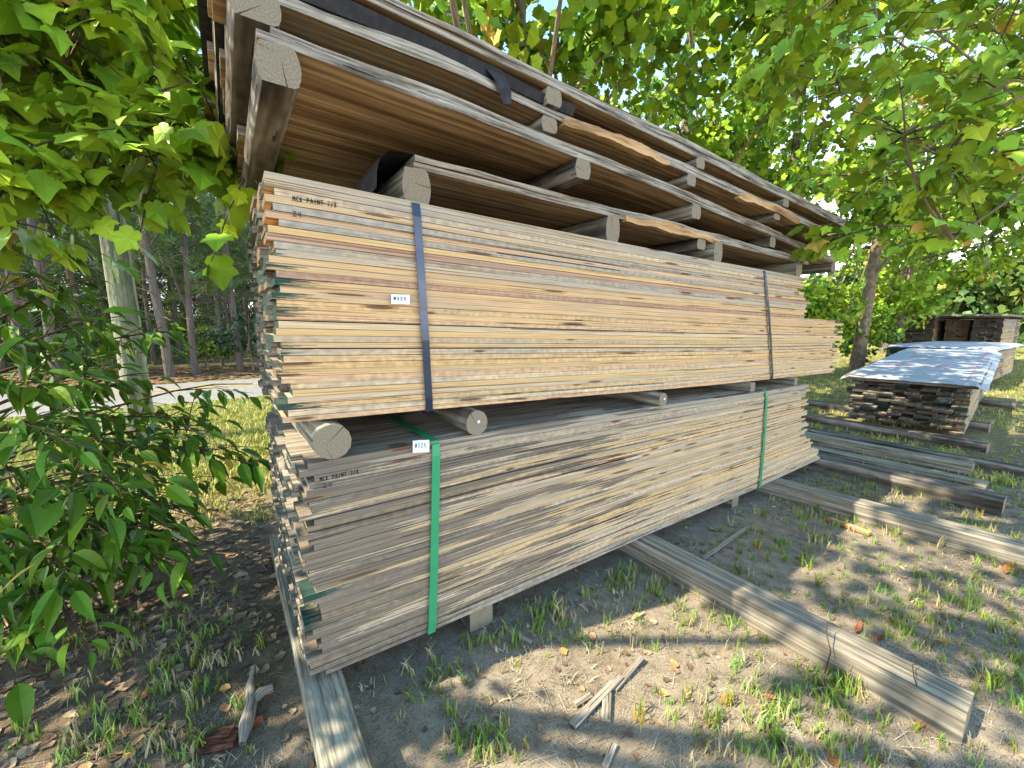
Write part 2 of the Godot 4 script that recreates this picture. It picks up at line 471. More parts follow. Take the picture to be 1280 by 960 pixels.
# Strokes of hand lettering in a 0..1 box, y up.
const GLYPH := {
	"M": [[0, 0, 0.1, 1, 0.45, 0.35, 0.8, 1, 0.9, 0]], "C": [[0.8, 0.85, 0.35, 1, 0.05, 0.5, 0.35, 0, 0.85, 0.12]],
	"K": [[0.08, 1, 0.1, 0], [0.75, 0.95, 0.15, 0.45, 0.8, 0]], "P": [[0.1, 0, 0.12, 1, 0.7, 0.9, 0.65, 0.55, 0.12, 0.45]],
	"A": [[0, 0, 0.42, 1, 0.8, 0], [0.18, 0.38, 0.66, 0.4]], "I": [[0.4, 0, 0.42, 1]], "N": [[0.05, 0, 0.1, 1, 0.7, 0.05, 0.75, 1]],
	"T": [[0, 0.95, 0.85, 1], [0.42, 0.97, 0.4, 0]], "7": [[0, 0.95, 0.75, 1, 0.3, 0]], "/": [[0.1, -0.1, 0.6, 1.05]],
	"8": [[0.4, 0.52, 0.1, 0.75, 0.4, 1, 0.7, 0.78, 0.38, 0.5, 0.08, 0.22, 0.4, 0, 0.72, 0.25, 0.4, 0.52]],
	"2": [[0.05, 0.8, 0.4, 1, 0.7, 0.75, 0.05, 0.02, 0.8, 0.05]], "4": [[0.25, 1, 0.1, 0.45, 0.8, 0.48], [0.65, 0.95, 0.6, 0]],
	"3": [[0.08, 0.95, 0.7, 0.9, 0.3, 0.55, 0.72, 0.3, 0.35, 0, 0.02, 0.12]], "5": [[0.75, 1, 0.15, 0.95, 0.12, 0.55, 0.65, 0.5, 0.6, 0.1, 0.05, 0.02]],
	"#": [[0.25, 0, 0.4, 1], [0.6, 0, 0.75, 1], [0.05, 0.35, 0.9, 0.4], [0.1, 0.65, 0.95, 0.7]], "-": [[0.1, 0.4, 0.8, 0.42]], " ": [],
}
func lettering(text: String, at: Vector3, right: Vector3, up: Vector3, h: float, step: float, pen: float, off: Vector3) -> ArrayMesh:
	var b := Buf.new()
	var n := right.cross(up).normalized()
	var layer := 0.0
	for k in text.length():
		var ch := text[k]
		for s in GLYPH[ch]:
			for q in range(0, s.size() - 2, 2):
				layer += 0.00002
				var p0: Vector3 = at + right * (k * step + s[q] * step * 0.8) + up * (s[q + 1] * h) + n * layer
				var p1: Vector3 = at + right * (k * step + s[q + 2] * step * 0.8) + up * (s[q + 3] * h) + n * layer
				var d := (p1 - p0).normalized()
				var w := n.cross(d) * pen
				p0 -= d * pen * 0.6; p1 += d * pen * 0.6
				b.quad(p0 - w, p1 - w, p1 + w, p0 + w, Vector2.ZERO, Vector2.RIGHT, Vector2.ONE, Vector2.DOWN)
	return commit([b, M.ink], off)

# Timber: a cross-section swept between two points, ends capped with ring-marked faces. shape "round", "half" (landscape timber, two flat faces) or "square".
func timber(a: Vector3, c: Vector3, w: float, h: float, shape: String, m: Material, ends: Material, off: Vector3, sd := 1, seg := 4) -> ArrayMesh:
	var s := Buf.new(); var e := Buf.new()
	var d := (c - a).normalized()
	var r := d.cross(Vector3.UP).normalized()
	var u := r.cross(d).normalized()
	var ring := []
	if shape == "round":
		for k in 14:
			var t := TAU * k / 14
			ring.append(Vector2(cos(t) * w * 0.5, sin(t) * h * 0.5))
	elif shape == "half":
		for k in 7:
			var t := -0.7 + 1.4 * k / 6.0
			ring.append(Vector2(w * 0.5 * cos(t), h * 0.5 * clampf(sin(t) / sin(0.7), -1, 1)))
		for k in 7:
			var t := PI - 0.9 + 1.8 * k / 6.0
			ring.append(Vector2(w * 0.5 * cos(t), h * 0.5 * clampf(sin(t) / sin(0.7), -1, 1)))
	else:
		var q := minf(w, h) * 0.07
		for p in [[w / 2, -h / 2 + q], [w / 2, h / 2 - q], [w / 2 - q, h / 2], [-w / 2 + q, h / 2], [-w / 2, h / 2 - q], [-w / 2, -h / 2 + q], [-w / 2 + q, -h / 2], [w / 2 - q, -h / 2]]:
			ring.append(Vector2(p[0], p[1]))
	var len_ := (c - a).length()
	var rings := []
	for k in seg + 1:
		var row := []
		var x := float(k) / seg
		for i in ring.size():
			var p: Vector2 = ring[i] * (1.0 + (nz.get_noise_3d(x * len_ * 40.0, i * 25.0, sd * 77.0) * 0.06 + nz.get_noise_3d(x * len_ * 190.0, i * 45.0, sd * 31.0) * 0.035))
			row.append(a.lerp(c, x) + r * p.x + u * p.y)
		rings.append(row)
	var n := ring.size()
	var per := 0.0
	for i in n:
		var j := (i + 1) % n
		var dv: float = ring[i].distance_to(ring[j])
		for k in seg:
			var x0 := len_ * k / seg + sd * 0.37; var x1 := len_ * (k + 1) / seg + sd * 0.37
			s.quad(rings[k][i], rings[k][j], rings[k + 1][j], rings[k + 1][i], Vector2(x0, per), Vector2(x0, per + dv), Vector2(x1, per + dv), Vector2(x1, per))
		per += dv
	for side in [0, seg]:
		var mid := a if side == 0 else c
		for i in n:
			var j := (i + 1) % n
			var p: Vector3 = rings[side][i]; var q: Vector3 = rings[side][j]
			var up_: Vector2 = ring[i].rotated(sd * 1.3) / maxf(w, h) * (0.75 + 0.05 * (sd % 5)) + Vector2(0.5, 0.5); var uq: Vector2 = ring[j].rotated(sd * 1.3) / maxf(w, h) * (0.75 + 0.05 * (sd % 5)) + Vector2(0.5, 0.5)
			if side == 0: e.tri(mid, q, p, Vector2(0.5, 0.5), uq, up_)
			else: e.tri(mid, p, q, Vector2(0.5, 0.5), up_, uq)
	return commit([s, m, e, ends], off)

func tube(b: Buf, pts: Array, radii: Array, sides: int, vs := 1.0) -> void:
	var base := b.v.size()
	var along := 0.0
	for k in pts.size():
		var p: Vector3 = pts[k]
		var d: Vector3 = (pts[mini(k + 1, pts.size() - 1)] - pts[maxi(k - 1, 0)]).normalized()
		var r := d.cross(Vector3(0.31, 0.2, 0.93)).normalized()
		var u := r.cross(d)
		if k > 0: along += p.distance_to(pts[k - 1])
		for i in sides + 1:
			var t := TAU * i / sides
			var n := r * cos(t) + u * sin(t)
			b.vert(p + n * radii[k], n, Vector2(float(i) / sides, along * vs))
	for k in pts.size() - 1:
		for i in sides:
			var q := base + k * (sides + 1) + i
			var w := q + sides + 1
			b.i.append_array([q, q + 1, w, q + 1, w + 1, w])

# ------------------------------------------------------------------ leaves
func sycamore_leaf(simple := false) -> ArrayMesh:
	var b := Buf.new()
	var half := [[0.0, 0.0], [0.15, -0.09], [0.36, -0.01], [0.47, 0.15], [0.39, 0.27], [0.55, 0.40], [0.60, 0.52], [0.40, 0.57], [0.28, 0.70], [0.12, 0.90], [0.0, 1.0]]
	if simple: half = [[0.0, 0.0], [0.40, 0.02], [0.40, 0.27], [0.56, 0.50], [0.28, 0.70], [0.0, 1.0]]
	for s in [1.0, -1.0]:
		for k in half.size() - 1:
			var p := _leafp(half[k][0] * s, half[k][1], 0.22)
			var q := _leafp(half[k + 1][0] * s, half[k + 1][1], 0.22)
			var m := _leafp(0.0, 0.36, 0.22)
			if s > 0: b.tri(m, p, q)
			else: b.tri(m, q, p)
	if not simple:
		b.tri(Vector3(-0.012, -0.45, 0.06), Vector3(0.012, -0.45, 0.06), Vector3(0.0, 0.03, 0.0))
	return commit([b, M.leaf])

func _leafp(x: float, y: float, fold: float) -> Vector3:
	return Vector3(x, y, absf(x) * fold - y * y * 0.20 - x * x * 0.35)

func oval_leaf() -> ArrayMesh:
	var b := Buf.new()
	var prof := [[0.0, 0.0], [0.16, 0.18], [0.215, 0.40], [0.19, 0.62], [0.09, 0.86], [0.0, 1.05]]
	for s in [1.0, -1.0]:
		for k in prof.size() - 1:
			var a0 := Vector3(0, prof[k][1], -prof[k][1] * prof[k][1] * 0.25)
			var a1 := Vector3(0, prof[k + 1][1], -prof[k + 1][1] * prof[k + 1][1] * 0.25)
			var e0 := a0 + Vector3(prof[k][0] * s, 0, prof[k][0] * 0.35)
			var e1 := a1 + Vector3(prof[k + 1][0] * s, 0, prof[k + 1][0] * 0.35)
			if s > 0:
				if k > 0: b.tri(a0, e0, e1)
				if k < prof.size() - 2: b.tri(a0, e1, a1)
				elif k == 0: b.tri(a0, e1, a1)
			else:
				if k > 0: b.tri(a0, e1, e0)
				if k < prof.size() - 2: b.tri(a0, a1, e1)
	b.tri(Vector3(-0.012, -0.12, 0.02), Vector3(0.012, -0.12, 0.02), Vector3(0, 0.02, 0))
	return commit([b, M.leaf_gloss])

func leaf_clump() -> ArrayMesh:
	# a spray of eight leaves round a short twig
	var b := Buf.new()
	var r := RandomNumberGenerator.new()
	r.seed = 9
	var half := [[0.0, 0.0], [0.40, 0.02], [0.40, 0.27], [0.56, 0.50], [0.28, 0.70], [0.0, 1.0]]
	for i in 8:
		var o := Vector3(r.randf_range(-1, 1), r.randf_range(-0.5, 0.6), r.randf_range(-1, 1)) * 1.3
		var dir := (Vector3(r.randf_range(-1, 1), r.randf_range(-0.7, 0.1), r.randf_range(-1, 1))).normalized()
		var nrm := (Vector3(r.randf_range(-0.7, 0.7), 1.0, r.randf_range(-0.7, 0.7))).normalized()
		var x := dir.cross(nrm).normalized()
		nrm = x.cross(dir).normalized()
		for s in [1.0, -1.0]:
			for k in half.size() - 1:
				var q := []
				for p in [[0.0, 0.36], [half[k][0] * s, half[k][1]], [half[k + 1][0] * s, half[k + 1][1]]]:
					var l := _leafp(p[0], p[1], 0.22)
					q.append(o + x * l.x + dir * l.y + nrm * l.z)
				if s > 0: b.tri(q[0], q[1], q[2])
				else: b.tri(q[0], q[2], q[1])
	return commit([b, M.leaf])

func needle_tuft() -> ArrayMesh:
	var b := Buf.new()
	var r := RandomNumberGenerator.new()
	r.seed = 4
	for i in 26:
		var d := Vector3(r.randf_range(-1, 1), r.randf_range(-0.5, 1), r.randf_range(-1, 1)).normalized()
		var w := d.cross(Vector3(r.randf(), r.randf(), r.randf())).normalized() * 0.035
		var o := Vector3(r.randf_range(-0.3, 0.3), r.randf_range(-0.2, 0.2), r.randf_range(-0.3, 0.3))
		b.tri(o - w, o + w, o + d)
	return commit([b, M.needle])

func grass_tuft(n: int, spread: float, sd: int) -> ArrayMesh:
	var b := Buf.new()
	var r := RandomNumberGenerator.new()
	r.seed = sd
	for i in n:
		var o := Vector3(r.randf_range(-1, 1), 0, r.randf_range(-1, 1)) * spread
		var lean := Vector3(r.randf_range(-1, 1), 0, r.randf_range(-1, 1)) * r.randf_range(0.15, 0.75)
		var h := r.randf_range(0.45, 1.0)
		var w := Vector3(r.randf_range(-1, 1), 0, r.randf_range(-1, 1)).normalized() * r.randf_range(0.016, 0.034)
		var m := o + lean * 0.35 * h + Vector3(0, 0.62 * h, 0)
		var t := o + lean * h + Vector3(0, h * 0.92, 0)
		b.tri(o - w, o + w, m + w * 0.8)
		b.tri(o - w, m + w * 0.8, m - w * 0.8)
		b.tri(m - w * 0.8, m + w * 0.8, t)
	return commit([b, M.blade])

func dead_leaf_mesh(sd: int) -> ArrayMesh:
	var b := Buf.new()
	var r := RandomNumberGenerator.new()
	r.seed = sd
	var m := Vector3(0, 0.02, 0)
	var ring := []
	for k in 8:
		var t := TAU * k / 8
		var q := r.randf_range(0.32, 0.62)
		ring.append(Vector3(cos(t) * q, 0.05 + 0.28 * r.randf() * q + 0.2 * absf(cos(t)) * q, sin(t) * q * 0.8))
	for k in 8:
		b.tri(m, ring[(k + 1) % 8], ring[k])
	return commit([b, M.dry])

func leaf_basis(dir: Vector3, nrm: Vector3, size: float) -> Basis:
	var y := dir.normalized()
	var x := y.cross(nrm).normalized()
	if x.length() < 0.5: x = Vector3.RIGHT
	var z := x.cross(y)
	return Basis(x * size, y * size, z * size)

class Foliage:
	var xf := []
	var cols := PackedColorArray()

# leaves along a twig from a to c
func leafy_twig(f: Foliage, wood_buf: Buf, a: Vector3, c: Vector3, size: float, spacing: float, base: Color, spread: float, r: RandomNumberGenerator, droop := 0.5, thick := 0.004) -> void:
	var d := c - a
	var n := int(maxf(2.0, d.length() / spacing))
	var mid := (a + c) * 0.5 + Vector3(0, d.length() * 0.07, 0)
	tube(wood_buf, [a, mid, c], [thick * 1.5, thick, thick * 0.5], 4)
	var dn := d.normalized()
	var side := dn.cross(Vector3.UP).normalized()
	for k in n:
		var t := (k + 0.6) / n
		var p := a.lerp(c, t) + Vector3(0, d.length() * 0.07 * 4.0 * t * (1 - t) * 0.5, 0)
		var sg := 1.0 if k % 2 == 0 else -1.0
		var out := (side * sg * r.randf_range(0.4, 1.1) + dn * r.randf_range(0.1, 0.9) + Vector3.DOWN * r.randf_range(0.0, droop * 2.0)).normalized()
		if k == n - 1: out = (dn + Vector3.DOWN * droop * 0.6).normalized()
		var nrm := (Vector3.UP + Vector3(r.randf_range(-1, 1), 0, r.randf_range(-1, 1)) * spread).normalized()
		var s := size * r.randf_range(0.45, 1.25)
		var lb := leaf_basis(out, nrm, s)
		lb.x *= r.randf_range(0.72, 1.1); lb.z *= r.randf_range(0.2, 2.4)
		f.xf.append(Transform3D(lb, p + out * s * 0.4))
		f.cols.append(leaf_tone(base, r))

func leaf_tone(base: Color, r: RandomNumberGenerator) -> Color:
	var k := r.randf_range(0.58, 1.36)
	var chance := r.randf()   # each leaf's own tint, drawn at random wherever it hangs
	var q := Color(base.r * k * lerpf(0.8, 1.25, chance), base.g * k, base.b * k * lerpf(1.3, 0.7, chance))
	if chance > 0.985: q = Color(0.42, 0.30, 0.05)
	return q

# the leaves that show largest become parts of their own, the rest one mass
func finish_foliage(root: Node3D, f: Foliage, leaf: ArrayMesh, own: int, part := "leaf", mass := "foliage") -> void:
	var idx := []
	if own > 0:
		for k in f.xf.size():
			var s := seen_size(f.xf[k].origin, f.xf[k].basis.y.length())
			if s > 9.0: idx.append([s, k])
		idx.sort_custom(func(a, b): return a[0] > b[0])
		if idx.size() > own: idx.resize(own)
	var mine := {}
	var tints := {}
	for e in idx:
		var k: int = e[1]
		mine[k] = true
		# a dozen shared tints keep the parts' materials few
		var c: Color = f.cols[k]
		var key := int(clampf(c.g / 0.03, 0, 40)) * 100 + int(clampf(c.r / 0.03, 0, 40))
		if not tints.has(key):
			var m: StandardMaterial3D = leaf.surface_get_material(0).duplicate()
			m.vertex_color_use_as_albedo = true
			var me := leaf.duplicate() as ArrayMesh
			var arr := leaf.surface_get_arrays(0)
			var cc := PackedColorArray()
			for q in arr[Mesh.ARRAY_VERTEX].size(): cc.append(c)
			arr[Mesh.ARRAY_COLOR] = cc
			me = ArrayMesh.new()
			me.add_surface_from_arrays(Mesh.PRIMITIVE_TRIANGLES, arr)
			me.surface_set_material(0, leaf.surface_get_material(0))
			tints[key] = me
		var o := put(root, part, tints[key])
		o.transform = Transform3D(f.xf[k].basis, f.xf[k].origin - root.position)
	var rest := []
	var rc := PackedColorArray()
	for k in f.xf.size():
		if mine.has(k): continue
		rest.append(Transform3D(f.xf[k].basis, f.xf[k].origin - root.position))
		rc.append(f.cols[k])
	if rest.size() > 0: copies(root, mass, leaf, rest, rc)

# ------------------------------------------------------------------ ground
func ground_y(x: float, z: float) -> float:
	var p := 0.0
	if z < -7.0:
		if z > -9.0: p = -0.04 * (-7.0 - z) / 2.0 - 0.02
		elif z > -14.4: p = -0.06 - 0.22 * (-9.0 - z) / 5.4
		else: p = -0.28
		p *= smoothstep(-7.0, -7.6, z)
	var road := z < -8.6 and z > -14.6
	if road: p -= 0.05
	else:
		p += nz.get_noise_2d(x * 22.0, z * 22.0) * 0.016 + nz.get_noise_2d(x * 130.0, z * 130.0) * 0.006
	return p

func axis(lo: float, hi: float, a: float, b: float, fine: float) -> Array:
	var out := []
	var x := a
	while x < b:
		out.append(x); x += fine
	var s := fine
	while x < hi:
		out.append(x); s *= 1.16; x += s
	out.append(hi)
	x = a - fine; s = fine
	var left := []
	while x > lo:
		left.append(x); s *= 1.16; x -= s
	left.append(lo)
	left.reverse()
	return left + out

func build_ground() -> void:
	var xs := axis(-220.0, 320.0, -4.0, 7.0, 0.1)
	var zs := axis(-260.0, 220.0, -4.5, 3.6, 0.1)
	var b := Buf.new()
	for j in zs.size():
		for i in xs.size():
			var x: float = xs[i]; var z: float = zs[j]
			var y := ground_y(x, z)
			var e := 0.06
			var n := Vector3(ground_y(x - e, z) - ground_y(x + e, z), 2 * e, ground_y(x, z - e) - ground_y(x, z + e)).normalized()
			# bare sandy soil in front, darker humus and litter at the left end, turf soil elsewhere
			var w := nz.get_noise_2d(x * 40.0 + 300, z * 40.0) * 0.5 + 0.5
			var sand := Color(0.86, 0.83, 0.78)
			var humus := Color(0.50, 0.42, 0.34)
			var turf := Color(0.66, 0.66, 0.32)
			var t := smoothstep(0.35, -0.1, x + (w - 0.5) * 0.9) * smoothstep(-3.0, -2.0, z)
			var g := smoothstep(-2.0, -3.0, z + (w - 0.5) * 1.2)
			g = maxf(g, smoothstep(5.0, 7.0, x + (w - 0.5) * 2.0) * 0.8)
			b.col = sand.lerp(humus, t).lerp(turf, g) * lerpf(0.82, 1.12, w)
			b.vert(Vector3(x, y, z), n, Vector2(x, z))
	var nx := xs.size()
	for j in zs.size() - 1:
		for i in nx - 1:
			var q := j * nx + i
			b.i.append_array([q, q + 1, q + nx, q + 1, q + nx + 1, q + nx])
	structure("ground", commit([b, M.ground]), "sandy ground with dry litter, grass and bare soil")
	# road: crossed section sloping away, a painted double line
	var r := Buf.new(); var l := Buf.new()
	var X0 := -200.0; var X1 := 260.0
	var rz := [-8.8, -11.7, -14.4]
	var ry := [-0.045, -0.145, -0.262]
	for k in 2:
		for s in 46:
			var a := X0 + (X1 - X0) * s / 46.0; var c := X0 + (X1 - X0) * (s + 1) / 46.0
			r.quad(Vector3(a, ry[k], rz[k]), Vector3(c, ry[k], rz[k]), Vector3(c, ry[k + 1], rz[k + 1]), Vector3(a, ry[k + 1], rz[k + 1]), Vector2(a, rz[k]), Vector2(c, rz[k]), Vector2(c, rz[k + 1]), Vector2(a, rz[k + 1]))
	structure("road", commit([r, M.asphalt]), "pale grey asphalt road beyond the lawn")
	for dz in [-0.16, 0.06]:
		var za: float = -11.85 + dz; var zc: float = za - 0.11
		var ya := -0.145 - (0.117 / 2.7) * (-11.7 - za) + 0.006; var yc := -0.145 - (0.117 / 2.7) * (-11.7 - zc) + 0.006
		if za > -11.7: ya = -0.135
		l.quad(Vector3(X0, ya, za), Vector3(X1, ya, za), Vector3(X1, yc, zc), Vector3(X0, yc, zc), Vector2.ZERO, Vector2.RIGHT, Vector2.ONE, Vector2.DOWN)
	structure("road_marking", commit([l, M.line_yellow]), "yellow centre line on the road")

# ------------------------------------------------------------------ the main stack
func main_stack() -> void:
	# lower bundle
	var top := [[0.16, 1.013], [1.07, 1.019], [4.26, 0.953], [5.0, 0.94]]
	var bot := [[0.16, 0.168], [0.63, 0.152], [1.39, 0.147], [2.06, 0.145], [3.6, 0.12], [4.8, 0.125]]
	var low := thing("lumber_bundle", Vector3(2.5, 0.15, -0.6), "weathered grey and tan board bundle bound with green straps, on ground timbers", "lumber bundle")
	var near_low := func(k, c, r):
		if c == 0 and k == 0: return 0.19
		if c == 0: return 0.165 + r.randf_range(-0.03, 0.035) + (0.02 if k < 4 else 0.0)
		return 0.155 + r.randf_range(-0.026, 0.022)
	var far_low := func(k, c, r):
		var e := 4.42 if k < 22 else 4.55 + 0.35 * float(k - 22) / 14.0
		return e + r.randf_range(-0.1, 0.14)
	var end_low := func(k, c, r): return M.end_green if r.randf() < 0.75 else M.end_grey
	bundle(low, top, bot, 36, 0.05, -1.17, 8, near_low, far_low, M.board_grey, M.weathered, end_low, 3)
	# middle bundle
	var mtop := [[0.124, 1.992], [1.1, 1.966], [2.15, 1.948], [4.17, 1.921], [5.3, 1.91]]
	var mbot := [[0.124, 1.156], [1.1, 1.126], [2.77, 1.065], [4.38, 1.024], [5.3, 1.0]]
	var mid := thing("lumber_bundle", Vector3(2.5, 1.1, -0.6), "pale tan board bundle bound with dark steel straps, above the green-strapped bundle", "lumber bundle")
	var near_mid := func(k, c, r):
		if c == 0: return 0.128 + r.randf_range(-0.012, 0.02) + (0.02 if r.randf() < 0.2 else 0.0)
		return 0.135 + r.randf_range(-0.022, 0.018)
	var far_mid := func(k, c, r):
		var e := 4.2 if k < 14 else 5.25
		if k < 14 and k > 4: e = 4.3
		return e + r.randf_range(-0.12, 0.16)
	var end_mid := func(k, c, r):
		if k > 9: return M.end_green if r.randf() < 0.7 else M.end_raw
		return M.end_raw if r.randf() < 0.65 else M.end_green
	bundle(mid, mtop, mbot, 35, 0.0, -1.2, 8, near_mid, far_mid, M.board_pale, M.weathered, end_mid, 7)
	# straps
	for s in [[mid, 0.64, 0.67, mtop, mbot, 0.0, M.strap_steel, 0.032, -1.2], [mid, 3.5, 3.8, mtop, mbot, 0.0, M.strap_steel, 0.032, -1.2], [low, 0.675, 0.63, top, bot, 0.05, M.strap_green, 0.036, -1.17], [low, 3.6, 3.63, top, bot, 0.05, M.strap_green, 0.036, -1.17]]:
		var pts := []
		var xt: float = s[1]; var xb: float = s[2]; var z: float = s[5]
		var yt := curve(s[3], xt) + 0.002; var yb := curve(s[4], xb) - 0.002
		pts.append(Vector3(xb, yb - 0.001, s[8]))
		pts.append(Vector3(xb, yb - 0.001, z - 0.04))
		pts.append(Vector3(xb, yb + 0.002, z + 0.006))
		for q in 7:
			var t := (q + 0.5) / 7.0
			pts.append(Vector3(lerpf(xb, xt, t), lerpf(yb, yt, t), z + 0.009 + 0.006 * sin(t * PI) + (0.002 if q % 2 == 0 else 0.0)))
		pts.append(Vector3(xt, yt - 0.012, z + 0.006))
		pts.append(Vector3(xt, yt, z - 0.012))
		pts.append(Vector3(xt, yt + 0.001, z - 0.12))
		pts.append(Vector3(xt, yt, s[8]))
		put(s[0], "strap", ribbon(pts, Vector3(s[7], 0, 0), 0.0015, s[6], s[0].position))
	# price tags and hand lettering
	var tags := [[mid, 489.0, 511.5, 368.0, 380.0, 0.014, 2], [low, 516.0, 536.0, 551.0, 566.0, 0.066, 3]]
	for t in tags:
		var zt: float = t[5]
		var a := _on_z(t[1], t[4], zt); var c := _on_z(t[2], t[4] + (0.6 if t[6] == 2 else -1.5), zt); var d := _on_z(t[2], t[3] + (0.6 if t[6] == 2 else -1.5), zt); var e := _on_z(t[1], t[3], zt)
		var b := Buf.new()
		var zz := Vector3(0, 0, 0.0008)
		var bend := Vector3(0, 0, 0.004)
		b.quad(a + zz, c + zz + bend, d + zz + bend, e + zz, Vector2.ZERO, Vector2.RIGHT, Vector2.ONE, Vector2.DOWN)
		b.quad(c + bend, a, e, d + bend, Vector2.ZERO, Vector2.RIGHT, Vector2.ONE, Vector2.DOWN)
		var root: Node3D = t[0]
		var tg := put(root, "price_tag", commit([b, M.paper], root.position))
		tg.set_meta("label", "small white paper price tag")
		var rt := (c + bend - a).normalized(); var wide := (c - a).length(); var high := (e - a).length()
		put(tg, "lettering", lettering("#325", a + rt * wide * 0.12 + Vector3.UP * high * 0.42 + Vector3(0, 0, 0.0016), rt, Vector3.UP, high * 0.34, wide * 0.19, 0.0012, root.position))
	for h in [[mid, "MCK PAINT 7/8", 366.0, 251.0, 422.0, 259.5, 0.006], [mid, "24", 366.5, 270.0, 379.0, 272.0, 0.006], [low, "MCK PAINT 7/8", 400.0, 602.0, 449.0, 591.5, 0.056], [low, "24", 404.0, 610.0, 417.0, 608.0, 0.056]]:
		var a := _on_z(h[2], h[3], h[6]); var c := _on_z(h[4], h[5], h[6])
		var root: Node3D = h[0]
		put(root, "handwriting", lettering(h[1], a, (c - a).normalized(), Vector3.UP, 0.016, (c - a).length() / h[1].length(), 0.0011, root.position))
	# round logs that part the two bundles
	var k := 0
	var logn := ["short end", "knotted middle", "pale", "dark far", "grey far"]
	for q in [[0.275, 0.10, 0.055, "grey split log spacer at the near end between the two bundles"], [0.865, 0.092, 0.07, "dark knotted log spacer beside the green strap between the bundles"], [2.19, 0.078, 0.075, "pale grey log spacer midway between the two bundles"], [3.42, 0.06, 0.03, "square dark spacer below the far steel strap between bundles"], [4.22, 0.058, 0.03, "dark spacer at the far end between the two bundles"]]:
		var x: float = q[0]
		var y0 := curve(top, x) + 0.002; var y1 := curve(mbot, x) - 0.002
		var h := y1 - y0
		var w: float = maxf(q[1], h)
		var c := Vector3(x, (y0 + y1) / 2, 0)
		var root := thing("log_spacer", Vector3(x, y0, -0.5), q[3], "log")
		put(root, "log", timber(c + Vector3(-0.03, 0, -1.15), c + Vector3(0.0, 0, q[2]), w, h, "round" if k < 3 else "square", M.treated if k != 1 else M.sleeper_dark, M.rings, root.position, k + 2))
		if k == 1 or k == 2:
			var nb := Buf.new()
			var cc := c + Vector3(0.008, 0.004, q[2] + 0.002)
			for i in 8:
				var t0 := TAU * i / 8; var t1 := TAU * (i + 1) / 8
				nb.tri(cc + Vector3(0, 0, 0.002), cc + Vector3(cos(t0), sin(t0), 0) * 0.007, cc + Vector3(cos(t1), sin(t1), 0) * 0.007)
			put(root, "nail_head", commit([nb, M.paper], root.position))
		k += 1

func _on_z(px: float, py: float, z: float) -> Vector3:
	var d := ray(px, py)
	return CAM + d * ((z - CAM.z) / d.z)

